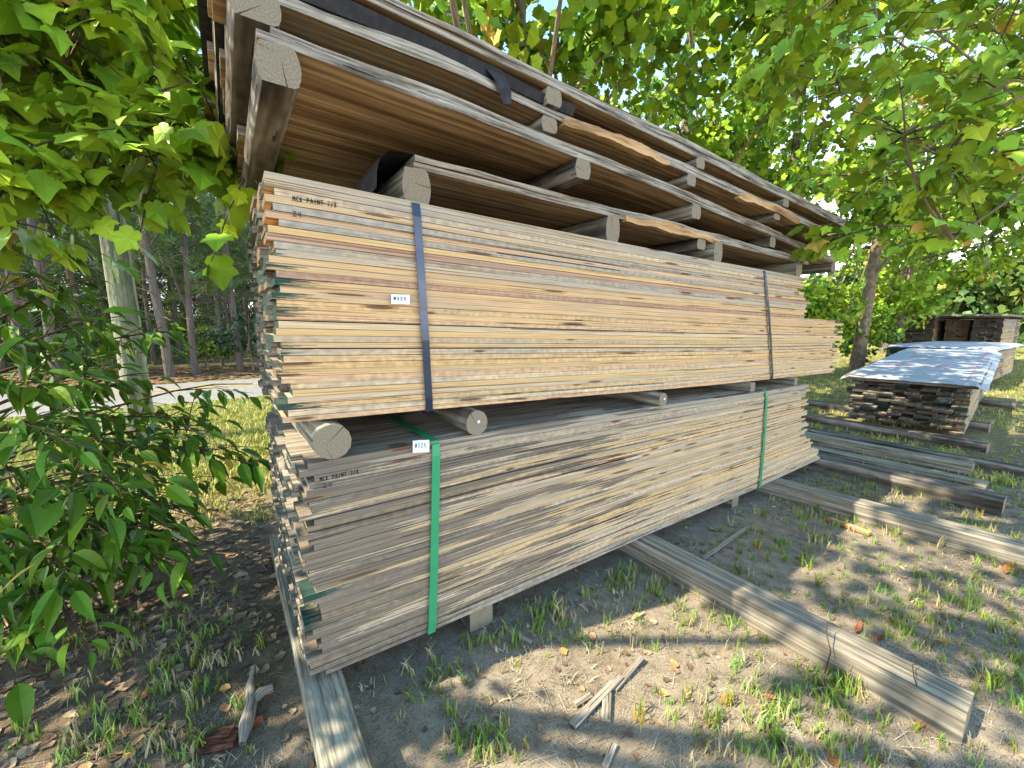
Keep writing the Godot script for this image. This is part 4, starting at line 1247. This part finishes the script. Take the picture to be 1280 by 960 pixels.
func trees() -> void:
	var g1 := Color(0.23, 0.37, 0.024)
	# left: boughs that hang into the picture
	var rr := RandomNumberGenerator.new()
	rr.seed = 61
	var t1 := []
	for k in 52:
		var px := rr.randf_range(-60, 275); var py := rr.randf_range(-40, 250)
		if px > 200 and py > 215: py -= 60
		t1.append([at_depth(px, py, rr.randf_range(1.9, 3.3)), 6])
	for q in [[285, 165, 1.9], [240, 190, 2.1], [300, 205, 1.85], [180, 225, 2.0], [60, 260, 2.1], [120, 235, 2.3], [20, 200, 1.9], [205, 120, 2.0], [70, 120, 2.2], [235, 20, 2.6], [255, 60, 2.4], [215, 70, 2.8], [265, 110, 2.3], [240, -20, 2.5], [200, 30, 3.0]]:
		t1.append([at_depth(q[0], q[1], q[2]), 5])
	near_sycamore(Vector3(-3.4, 0, -1.6), Vector3(-3.1, 3.0, -1.5), 0.16, t1, [[Vector3(-3.0, 6.2, 1.3), Vector3(2.2, 1.4, 1.7), 105], [Vector3(-1.6, 5.2, 1.6), Vector3(1.5, 1.0, 1.5), 95], [Vector3(-2.3, 5.6, 0.2), Vector3(1.2, 0.8, 1.1), 70], [Vector3(-4.6, 4.4, 1.0), Vector3(1.4, 1.0, 1.4), 40], [Vector3(-3.3, 3.3, -0.9), Vector3(1.1, 0.75, 1.2), 130]], "sycamore tree whose leafy boughs hang beside the near end of the stack", 62, 0.135, g1)  # crown masses out of view, placed to dapple the yard and board ends
	# right: boughs overhead
	var t2 := []
	for k in 32:
		var px := rr.randf_range(930, 1330); var py := rr.randf_range(-60, 300)
		if px < 1040: py *= 0.35
		t2.append([at_depth(px, py, rr.randf_range(2.6, 5.5)), 6])
	for q in [[1190, 100, 2.6], [1230, 150, 2.5], [1150, 170, 2.9], [1260, 190, 2.6], [1100, 60, 3.0], [1180, 215, 3.0], [1240, 60, 2.8]]:
		t2.append([at_depth(q[0], q[1], q[2]), 5])
	near_sycamore(Vector3(7.8, 0, 4.2), Vector3(7.4, 3.3, 3.9), 0.17, t2, [[Vector3(7.0, 6.0, 3.4), Vector3(2.6, 1.8, 2.2), 120]], "sycamore tree whose leafy boughs hang overhead past the stack's far end", 64, 0.125, Color(0.23, 0.36, 0.024))
	# the row behind the stack
	var g2 := Color(0.23, 0.37, 0.024)
	far_sycamore(Vector3(3.3, 0, -3.0), Vector3(3.5, 8.5, -3.2), 0.13, [[Vector3(3.3, 5.2, -3.3), Vector3(2.2, 1.6, 1.5), 250], [Vector3(4.9, 6.3, -3.0), Vector3(1.8, 1.6, 1.5), 240], [Vector3(1.5, 6.3, -0.2), Vector3(1.9, 1.0, 1.8), 330], [Vector3(-0.7, 6.6, 0.3), Vector3(1.5, 0.8, 1.5), 170]], 0.15, "sycamore tree with a forked trunk rising behind the stack's near half", 71, g2, 10)  # last two crowns hang unseen over the stack, added to shade the timbers
	far_sycamore(Vector3(8.1, 0, -3.8), Vector3(8.3, 9.5, -4.0), 0.13, [[Vector3(8.1, 5.4, -4.0), Vector3(2.2, 2.4, 1.6), 520], [Vector3(5.8, 5.7, -1.2), Vector3(2.4, 1.0, 1.2), 260]], 0.14, "straight slender sycamore tree rising behind the stack's far half", 72, g2, 10)
	far_sycamore(Vector3(11.2, 0, -2.9), Vector3(11.4, 9.5, -3.1), 0.14, [[Vector3(11.2, 5.6, -3.0), Vector3(2.3, 2.8, 1.8), 600], [Vector3(9.6, 8.2, -2.6), Vector3(2, 1.4, 1.6), 300]], 0.135, "sycamore tree standing just past the stack's far end in the row", 73, g2, 10)
	far_sycamore(Vector3(15.4, 0, -2.6), Vector3(16.0, 9.5, -2.6), 0.165, [[Vector3(15.6, 4.6, -2.0), Vector3(2.6, 2.4, 2.2), 850], [Vector3(16.5, 7.6, -1.2), Vector3(3.2, 2.0, 2.6), 600], [Vector3(14.4, 2.0, -3.4), Vector3(1.3, 1.2, 1.2), 300]], 0.125, "leaning mottled sycamore tree beside the white-wrapped pile", 74, Color(0.21, 0.34, 0.022), 14)
	far_sycamore(Vector3(20.2, 0, -2.9), Vector3(20.4, 9.0, -2.6), 0.17, [[Vector3(20.2, 4.4, -1.6), Vector3(2.8, 2.3, 3.2), 850], [Vector3(19.5, 2.0, -3.5), Vector3(1.2, 1.2, 1.2), 200]], 0.135, "mottled sycamore tree standing just beyond the leaning sycamore", 75, g2, 12)
	far_sycamore(Vector3(25.5, 0, 4.4), Vector3(25.5, 11, 4.2), 0.2, [[Vector3(25, 7.6, 2.6), Vector3(3.8, 2.6, 3.8), 800]], 0.16, "broad sycamore tree behind the far stacks at the lawn's edge", 76, g2, 10)
	far_sycamore(Vector3(28.5, 0, -5.0), Vector3(28.5, 12, -5.0), 0.2, [[Vector3(28, 6.4, -5.0), Vector3(3.4, 3.4, 4.0), 900]], 0.17, "dense sycamore tree rising behind the dark far stack", 77, Color(0.18, 0.30, 0.022), 10)
	# undergrowth by the trunks
	far_sycamore(Vector3(13.6, 0, -4.0), Vector3(13.6, 2.0, -4.0), 0.03, [[Vector3(13.6, 1.1, -4.0), Vector3(1.2, 0.8, 1.1), 170]], 0.13, "bright low sapling growing beside the leaning sycamore", 78, Color(0.14, 0.24, 0.02), 4, "sapling", "saplings in the tree row")
	far_sycamore(Vector3(18.0, 0, -3.4), Vector3(18.0, 2.2, -3.4), 0.03, [[Vector3(18.0, 1.2, -3.4), Vector3(1.3, 1.0, 1.1), 170]], 0.14, "bright low sapling growing between the two mottled sycamores", 79, Color(0.12, 0.22, 0.02), 4, "sapling", "saplings in the tree row")

func pines() -> void:
	var rr := RandomNumberGenerator.new()
	rr.seed = 83
	var tuft := needle_tuft()
	# trunks the photograph shows: pixel x at the foot, distance z, girth, lean
	var spec := [[212, -16.4, 0.19, -0.35, "thick dark pine at the road's far edge behind the pole"], [245, -17.2, 0.15, 0.25, "slender pale-barked pine beside the thick dark pine"], [302, -17.6, 0.17, -0.2, "grey-barked pine standing nearest the stack across the road"], [262, -19.0, 0.07, -1.2, "thin leaning pine pole among the trunks across the road"],
		[281, -19.6, 0.09, 0.0, ""], [70, -17.5, 0.2, 0.1, "stout dark pine seen through the shrub's top"], [108, -19.5, 0.18, -0.1, ""], [30, -18.5, 0.17, 0.2, ""], [178, -20.5, 0.14, 0.15, ""], [195, -22.5, 0.12, 0, ""], [228, -23.5, 0.13, 0, ""], [270, -24.5, 0.13, 0.1, ""], [292, -22.5, 0.12, -0.1, ""], [315, -25.0, 0.13, 0, ""], [330, -21.0, 0.13, 0.1, ""], [140, -24.0, 0.15, 0, ""], [50, -24.5, 0.15, 0, ""], [5, -22.0, 0.16, 0, ""], [160, -28.0, 0.15, 0, ""], [240, -28.5, 0.15, 0, ""], [305, -29.0, 0.15, 0, ""], [90, -28.0, 0.15, 0, ""], [350, -19.0, 0.16, 0, ""], [-40, -19.0, 0.17, 0, ""], [-90, -21, 0.17, 0, ""], [385, -22, 0.17, 0, ""]]
	for s in spec:
		var d := ray(s[0], 470.0)
		var p: Vector3 = CAM + d * ((s[1] - CAM.z) / d.z)
		p.y = -0.3
		var h := rr.randf_range(9.5, 12.5)
		var root := thing("pine_tree", p, s[4] if s[4] != "" else "straight dark pine trunk standing deep in the wood across the road", "tree", "pines across the road")
		var b := Buf.new()
		var g: float = s[2] * 0.72; var lean: float = s[3]
		var pts := []; var rad := []
		for k in 8:
			var t := k / 7.0
			pts.append(p + Vector3(lean * t * (2.0 if absf(lean) > 1 else 1.0) + rr.randf_range(-0.04, 0.04), h * t, rr.randf_range(-0.05, 0.05)))
			rad.append(g * lerpf(1.12, 0.25, t))
		tube(b, pts, rad, 9)
		put(root, "trunk", commit([b, M.bark_pine], root.position))
		# dead and living branches in whorls
		var bb := Buf.new()
		var f := Foliage.new()
		var y := rr.randf_range(1.6, 3.0)
		while y < h:
			var t := y / h
			var c: Vector3 = p + Vector3(lean * t, y, 0)
			for q in 3:
				var a := rr.randf() * TAU
				var l := lerpf(2.0, 0.5, t) * rr.randf_range(0.5, 1.1)
				var e := c + Vector3(cos(a) * l, rr.randf_range(-0.15, 0.6), sin(a) * l)
				tube(bb, [c, c.lerp(e, 0.5) + Vector3(0, 0.08, 0), e], [0.022, 0.014, 0.005], 4)
				if y > 2.6 + 2.0 * rr.randf():
					for w in 5:
						var u := rr.randf_range(0.4, 1.05)
						f.xf.append(Transform3D(Basis(Vector3.UP, rr.randf() * TAU).scaled(Vector3.ONE * rr.randf_range(0.2, 0.36)), c.lerp(e, u) + Vector3(rr.randfn(), rr.randfn(), rr.randfn()) * 0.2))
						f.cols.append(leaf_tone(Color(0.085, 0.15, 0.04), rr))
			y += rr.randf_range(0.35, 0.75)
		put(root, "branches", commit([bb, M.bark_pine], root.position)).set_meta("kind", "stuff")
		finish_foliage(root, f, tuft, 0, "spray", "crown")
	# the wood behind them: needles, saplings and trunks that run together
	var wood_ := thing("far_wood", Vector3(-5, -0.3, -34), "dense shadowed pine wood filling the distance across the road", "wood", "", "stuff")
	var ff := Foliage.new()
	for k in 17000:
		var z := -lerpf(21.0, 50.0, pow(rr.randf(), 0.6))
		var x := lerpf(-0.75, 0.35, rr.randf()) * -z
		var y := -0.3 + pow(rr.randf(), 0.8) * 10.5
		if rr.randf() < 0.25: y = -0.3 + rr.randf() * 2.2
		if nz.get_noise_3d(x * 18.0, y * 18.0, z * 18.0) < -0.12: continue
		ff.xf.append(Transform3D(Basis(Vector3.UP, rr.randf() * TAU).scaled(Vector3.ONE * rr.randf_range(0.45, 0.95)), Vector3(x, y, z)))
		ff.cols.append(leaf_tone(Color(0.085, 0.15, 0.038), rr))
	finish_foliage(wood_, ff, tuft, 0, "spray", "needles")
	var tb := Buf.new()
	for k in 120:
		var z := -rr.randf_range(24.0, 47.0)
		var x := lerpf(-0.75, 0.35, rr.randf()) * -z
		tube(tb, [Vector3(x, -0.4, z), Vector3(x + rr.randf_range(-0.4, 0.4), 14, z)], [rr.randf_range(0.1, 0.2), 0.07], 6)
	put(wood_, "trunks", commit([tb, M.bark_pine], wood_.position)).set_meta("kind", "stuff")
	# forest floor litter strip and shrubs at its edge
	var sh := [[318, -17.4, 1.6, 1.1, Color(0.05, 0.08, 0.045), "grey-green willowy bush at the wood's edge next to the stack"], [262, -18.4, 1.3, 0.5, Color(0.12, 0.2, 0.03), "sunlit yellow-green sapling at the wood's edge"], [130, -18.2, 1.2, 0.8, Color(0.08, 0.15, 0.03), "low leafy bush at the wood's edge behind the pole"]]
	for s in sh:
		var d := ray(s[0], 470.0)
		var p: Vector3 = CAM + d * ((s[1] - CAM.z) / d.z)
		p.y = -0.3
		far_sycamore(p, p + Vector3(0, s[2] * 1.4, 0), 0.03, [[p + Vector3(0, s[2] * 0.8, 0), Vector3(s[3], s[2] * 0.7, s[3]), 170]], 0.1, s[5], int(s[0]), s[4], 4, "bush", "bushes at the wood's edge")
	# woodland beyond the lawn on the right
	var east := thing("far_wood", Vector3(60, 0, -5), "hazy bank of trees far beyond the lawn", "wood", "", "stuff")
	var fe := Foliage.new()
	for k in 7000:
		var x := rr.randf_range(44, 62); var z := rr.randf_range(-34, 26)
		var y := pow(rr.randf(), 0.8) * (6.0 + 3.0 * nz.get_noise_1d(z * 12.0))
		fe.xf.append(Transform3D(leaf_basis(Vector3(rr.randf_range(-1, 1), rr.randf_range(-0.3, 0.3), rr.randf_range(-1, 1)), Vector3.UP, rr.randf_range(0.35, 0.6)), Vector3(x, y, z)))
		fe.cols.append(leaf_tone(Color(0.10, 0.17, 0.04), rr))
	finish_foliage(east, fe, leaf_clump(), 0, "spray", "leaves")

func shrub() -> void:
	var rr := RandomNumberGenerator.new()
	rr.seed = 91
	var foot := on_y(6, 715, 0.0)
	var root := thing("leafy_shrub", foot, "glossy dark green shrub with long oval leaves left of the stack", "shrub")
	var tb := Buf.new()
	var crown := foot + Vector3(-0.05, 1.3, 0.05)
	tube(tb, [foot - Vector3(0, 0.05, 0), foot + Vector3(0.03, 0.5, 0.02), crown, crown + Vector3(0.1, 0.8, 0)], [0.045, 0.035, 0.024, 0.008], 8)
	put(root, "stem", commit([tb, M.bark_twig], root.position))
	var f := Foliage.new()
	var tw := Buf.new()
	var tone := Color(0.07, 0.155, 0.012)
	var targets := [[318, 492, 2.9], [338, 578, 2.45], [270, 545, 2.6], [225, 520, 2.8], [240, 640, 2.3], [255, 690, 2.2], [190, 470, 3.0], [205, 420, 3.1], [150, 400, 3.0], [100, 360, 2.9], [40, 350, 2.6], [170, 560, 2.2], [200, 600, 2.0], [130, 640, 1.9], [100, 560, 1.8], [60, 480, 2.0], [120, 470, 2.5], [160, 690, 1.9], [220, 720, 2.1], [90, 730, 1.8], [30, 620, 1.8], [50, 780, 1.75], [110, 810, 1.7], [20, 840, 1.6], [10, 430, 2.1], [180, 640, 2.6], [145, 520, 2.9], [70, 660, 2.2], [-20, 560, 1.9], [-20, 700, 1.7], [250, 600, 2.8], [205, 680, 2.5], [15, 745, 1.9], [75, 430, 2.3]]
	for t in targets:
		var tip := at_depth(t[0], t[1], t[2])
		if tip.y < 0.12: tip.y = 0.12
		var hgt := clampf((tip.y + 0.15) * 0.75, 0.12, 1.9)
		var from := foot + Vector3(0.02, hgt, 0.02)
		var lb := Buf.new()
		var pts := limb(lb, from, tip, 0.012, 0.003, rr, 0.08, 5)
		put(root, "branch", commit([lb, M.bark_twig], root.position))
		for k in 5:
			var q := rr.randf_range(0.35, 0.9) * (pts.size() - 1)
			var p0: Vector3 = pts[int(q)].lerp(pts[mini(int(q) + 1, pts.size() - 1)], q - int(q))
			var dir := ((tip - from).normalized() * rr.randf_range(0.2, 0.9) + Vector3(rr.randf_range(-1, 1), rr.randf_range(-0.4, 0.4), rr.randf_range(-1, 1)) * 0.8).normalized()
			var e := p0 + dir * rr.randf_range(0.2, 0.42)
			if e.y < 0.06: e.y = 0.06
			leafy_twig(f, tw, p0, e, 0.135, 0.045, tone, 0.6, rr, 0.6, 0.0025)
		leafy_twig(f, tw, pts[pts.size() - 3], tip, 0.14, 0.04, tone, 0.6, rr, 0.6, 0.0025)
	put(root, "twigs", commit([tw, M.bark_twig], root.position)).set_meta("kind", "stuff")
	finish_foliage(root, f, oval_leaf(), 300)

func pole() -> void:
	var top := at_depth(88, 60, 8.0)
	var base := Vector3(-1.02, 0.0, -5.3)
	var root := thing("utility_pole", base, "greenish treated wooden utility pole standing behind the shrub", "pole")
	var b := Buf.new()
	var pts := []; var rad := []
	for k in 9:
		pts.append(base + Vector3(-0.012 * k, -0.1 + k * 1.1, 0)); rad.append(0.142 - 0.005 * k)
	tube(b, pts, rad, 18)
	for k in b.t.size(): b.t[k] = Vector2(b.t[k].y, b.t[k].x)
	put(root, "shaft", commit([b, M.pole_wood], root.position))

# ------------------------------------------------------------------ ground cover
func scatter() -> void:
	var rr := RandomNumberGenerator.new()
	rr.seed = 97
	# lawn
	var tuft := grass_tuft(14, 0.55, 3)
	var xf := []; var cc := PackedColorArray()
	for k in 30000:
		var x: float; var z: float
		if k < 14000:
			x = rr.randf_range(-7.5, 5.0); z = rr.randf_range(-8.7, -1.9)
			if z > -2.7 and rr.randf() < 0.6: continue
		else:
			x = 6.0 + 40.0 * pow(rr.randf(), 1.7); z = rr.randf_range(-8.4, 9.0)
			if x < 9.0 and nz.get_noise_2d(x * 60.0, z * 60.0) < -0.05: continue
		var s := rr.randf_range(0.07, 0.14)
		var y := ground_y(x, z)
		xf.append(Transform3D(Basis(Vector3.UP, rr.randf() * TAU).scaled(Vector3(s * 1.3, s * rr.randf_range(0.6, 1.0), s * 1.3)), Vector3(x, y, z)))
		var t := rr.randf()
		cc.append(Color(0.33, 0.38, 0.06).lerp(Color(0.50, 0.44, 0.18), t * t) * rr.randf_range(0.8, 1.15))
	var lawn := copies(self, "lawn_grass", tuft, xf, cc)
	tag(lawn, "short yellow-green lawn grass beyond the stacks", "grass")
	# weeds and tufts round the timbers
	var weed := grass_tuft(11, 0.32, 8)
	xf = []; cc = PackedColorArray()
	var patches := []
	for p in [[870, 770, 90, 40], [900, 780, 60, 30], [960, 640, 70, 30], [1060, 680, 80, 30], [1120, 740, 80, 40], [1180, 700, 80, 60], [1250, 760, 60, 60], [1150, 790, 40, 30], [1000, 670, 60, 25], [850, 720, 60, 30], [540, 850, 50, 30], [660, 800, 60, 20], [1080, 940, 90, 40], [980, 930, 60, 40], [1240, 640, 60, 30], [1180, 570, 80, 15], [1090, 610, 50, 12], [1040, 640, 30, 14], [1260, 560, 40, 40], [900, 900, 60, 40], [1010, 870, 50, 30], [600, 930, 30, 20], [770, 720, 40, 20], [230, 850, 60, 40], [200, 920, 70, 40], [260, 800, 40, 40], [90, 930, 60, 30], [150, 800, 60, 40], [1060, 860, 24, 18], [1270, 850, 30, 30], [690, 770, 30, 14]]:
		patches.append(p)
	for k in 1400:
		var p: Array = patches[rr.randi() % patches.size()]
		var q := on_y(p[0] + rr.randfn() * p[2] * 0.75, p[1] + rr.randfn() * p[3] * 0.75, 0.0)
		if q.distance_to(CAM) > 9.0 or (q.z < 0.02 and q.x > 0.1 and q.x < 4.6): continue
		var s := rr.randf_range(0.035, 0.085) * (1.5 if rr.randf() < 0.1 else 1.0)
		xf.append(Transform3D(Basis(Vector3.UP, rr.randf() * TAU).scaled(Vector3(s, s * rr.randf_range(0.7, 1.3), s)), Vector3(q.x, ground_y(q.x, q.z), q.z)))
		cc.append(leaf_tone(Color(0.17, 0.27, 0.045), rr) if rr.randf() < 0.72 else Color(0.44, 0.38, 0.2) * rr.randf_range(0.6, 1.1))
	for k in 900:
		var q := Vector3(rr.randf_range(-3.0, 8.0), 0, rr.randf_range(0.1, 3.2))
		if nz.get_noise_2d(q.x * 70.0, q.z * 70.0) < 0.05: continue
		var s := rr.randf_range(0.03, 0.07)
		xf.append(Transform3D(Basis(Vector3.UP, rr.randf() * TAU).scaled(Vector3.ONE * s), Vector3(q.x, ground_y(q.x, q.z), q.z)))
		cc.append(leaf_tone(Color(0.2, 0.27, 0.06), rr))
	for k in 2600:
		var q := Vector3(rr.randf_range(2.2, 8.5), 0, rr.randf_range(0.2, 3.4))
		if nz.get_noise_2d(q.x * 60.0 + 40.0, q.z * 60.0) < 0.0 or absf(q.x - 2.12) < 0.14: continue
		var s := rr.randf_range(0.03, 0.075)
		xf.append(Transform3D(Basis(Vector3.UP, rr.randf() * TAU).scaled(Vector3(s, s * rr.randf_range(0.6, 1.1), s)), Vector3(q.x, ground_y(q.x, q.z), q.z)))
		cc.append(leaf_tone(Color(0.20, 0.29, 0.05), rr))
	for k in 5200:
		var q := Vector3(rr.randf_range(-2.6, 7.5), 0, rr.randf_range(0.0, 3.4))
		if nz.get_noise_2d(q.x * 45.0 + 500.0, q.z * 45.0) < -0.08: continue
		var s := rr.randf_range(0.03, 0.085)
		xf.append(Transform3D(Basis(Vector3.UP, rr.randf() * TAU).scaled(Vector3(s * 1.4, s * rr.randf_range(0.12, 0.5), s * 1.4)), Vector3(q.x, ground_y(q.x, q.z), q.z)))
		cc.append(Color(0.40, 0.345, 0.22) * rr.randf_range(0.45, 1.15))
	var weeds := copies(self, "weed_grass", weed, xf, cc)
	tag(weeds, "green and withered grass tufts growing between timbers", "grass")
	# straw
	var sb := Buf.new()
	for k in 5:
		var a := Vector3(rr.randf_range(-0.5, 0.5), 0.02 + 0.02 * k, rr.randf_range(-0.5, 0.5))
		var d := Vector3(rr.randf_range(-1, 1), rr.randf_range(-0.02, 0.16), rr.randf_range(-1, 1)).normalized() * rr.randf_range(0.5, 1.0)
		var w := d.cross(Vector3.UP).normalized() * 0.011
		sb.quad(a - w, a + w, a + d + w * 0.6, a + d - w * 0.6, Vector2.ZERO, Vector2.RIGHT, Vector2.ONE, Vector2.DOWN)
	var straw := commit([sb, M.dry])
	xf = []; cc = PackedColorArray()
	for k in 30000:
		var x := rr.randf_range(-2.6, 7.5); var z := rr.randf_range(-2.6, 3.4)
		if x > 0.05 and x < 4.5 and z < -0.35: continue
		if nz.get_noise_2d(x * 55.0 + 90.0, z * 55.0) < -0.22: continue
		var s := rr.randf_range(0.025, 0.08) * (1.6 if rr.randf() < 0.08 else 1.0)
		xf.append(Transform3D(Basis(Vector3.UP, rr.randf() * TAU).scaled(Vector3(s, s * 0.7, s)), Vector3(x, ground_y(x, z) + 0.001, z)))
		cc.append(Color(0.36, 0.315, 0.235) * rr.randf_range(0.25, 1.4))
	tag(copies(self, "straw_litter", straw, xf, cc), "dry straw and shavings scattered on the soil", "litter")
	# leaf litter at the left end
	var chip := dead_leaf_mesh(5)
	xf = []; cc = PackedColorArray()
	for k in 7000:
		var x: float; var z: float; var s := rr.randf_range(0.02, 0.055)
		if k < 5600:
			x = rr.randf_range(-3.2, 0.12); z = rr.randf_range(-2.7, 1.2)
			if nz.get_noise_2d(x * 60.0, z * 60.0 + 70.0) < -0.3: continue
		else:
			x = rr.randf_range(0.2, 7.0); z = rr.randf_range(-0.2, 3.2); s *= 0.7
		xf.append(Transform3D((Basis(Vector3.UP, rr.randf() * TAU) * Basis(Vector3.RIGHT, rr.randf_range(-0.5, 0.5))).scaled(Vector3(s, s * 0.7, s)), Vector3(x, ground_y(x, z) + 0.003, z)))
		cc.append([Color(0.20, 0.12, 0.07), Color(0.30, 0.20, 0.11), Color(0.36, 0.27, 0.16), Color(0.14, 0.09, 0.06)][rr.randi() % 4] * rr.randf_range(0.7, 1.2))
	tag(copies(self, "leaf_litter", chip, xf, cc), "brown dead leaf litter round the shrub's foot", "litter")
	# pine straw across the road
	xf = []; cc = PackedColorArray()
	for k in 2500:
		var x := rr.randf_range(-12, 6); var z := rr.randf_range(-20.5, -14.8)
		var s := rr.randf_range(0.1, 0.3)
		xf.append(Transform3D(Basis(Vector3.UP, rr.randf() * TAU).scaled(Vector3(s, s * 0.5, s)), Vector3(x, ground_y(x, z), z)))
		cc.append(Color(0.25, 0.13, 0.07) * rr.randf_range(0.6, 1.2))
	tag(copies(self, "pine_straw", chip, xf, cc), "red-brown pine straw along the wood's edge", "litter")
	# a few tall weeds
	var ws := [[1030, 800, 1.0, "thin dry weed stalk leaning over the pale timber"], [1140, 850, 0.8, "bent brown weed with a shrivelled pod at the pale timber's end"]]
	for w in ws:
		var p := on_y(w[0], w[1] + 45, 0.0)
		var root := thing("weed_stalk", p, w[3], "weed")
		var b := Buf.new()
		var h: float = 0.2 * w[2]
		tube(b, [p, p + Vector3(0.01, h * 0.6, 0.01), p + Vector3(0.0, h, -0.01), p + Vector3(0.07, h * 1.02, -0.03), p + Vector3(0.12, h * 0.92, -0.02)], [0.003, 0.0026, 0.0022, 0.0018, 0.001], 5)
		put(root, "stalk", commit([b, M.bark_twig], root.position))

# ------------------------------------------------------------------
func _ready() -> void:
	# camera
	var cam := Camera3D.new()
	cam.name = "camera"
	cam.position = CAM
	cam.rotation_degrees = Vector3(-PITCH, -YAW, 0)
	cam.fov = rad_to_deg(2.0 * atan(480.0 / F))
	cam.near = 0.05
	cam.far = 900.0
	add_child(cam)
	right_v = cam.basis.x; up_v = cam.basis.y; fwd_v = -cam.basis.z
	# sky, exposure
	var env := Environment.new()
	env.background_mode = Environment.BG_SKY
	var sky := Sky.new()
	var sm := ProceduralSkyMaterial.new()
	sm.sky_top_color = Color(0.26, 0.385, 0.50)
	sm.sky_horizon_color = Color(1.0, 1.0, 1.0)
	sm.sky_curve = 0.125
	sm.ground_bottom_color = Color(0.30, 0.30, 0.24)
	sm.ground_horizon_color = Color(0.60, 0.68, 0.70)
	sm.sky_energy_multiplier = 1.4
	sky.sky_material = sm
	env.sky = sky
	env.tonemap_mode = Environment.TONE_MAPPER_LINEAR
	env.tonemap_exposure = 4.2
	env.sdfgi_enabled = true
	env.ssao_enabled = true
	env.ssil_enabled = true
	var we := WorldEnvironment.new()
	we.name = "world_environment"
	we.environment = env
	add_child(we)
	# sun: from the left and a little behind the stack
	var sun := DirectionalLight3D.new()
	sun.name = "sun"
	sun.light_energy = 1.0
	sun.light_color = Color(1.0, 0.94, 0.83)
	sun.light_angular_distance = 0.5
	sun.shadow_enabled = true
	add_child(sun)
	sun.look_at_from_position(Vector3(-0.66, 0.74, -0.16) * 50.0, Vector3.ZERO, Vector3.UP)
	nz.seed = 7
	nz.frequency = 0.01
	make_materials()
	build_ground()
	main_stack()
	covers()
	timbers()
	wrapped_pile()
	far_piles()
	trees()
	pines()
	pole()
	shrub()
	scatter()
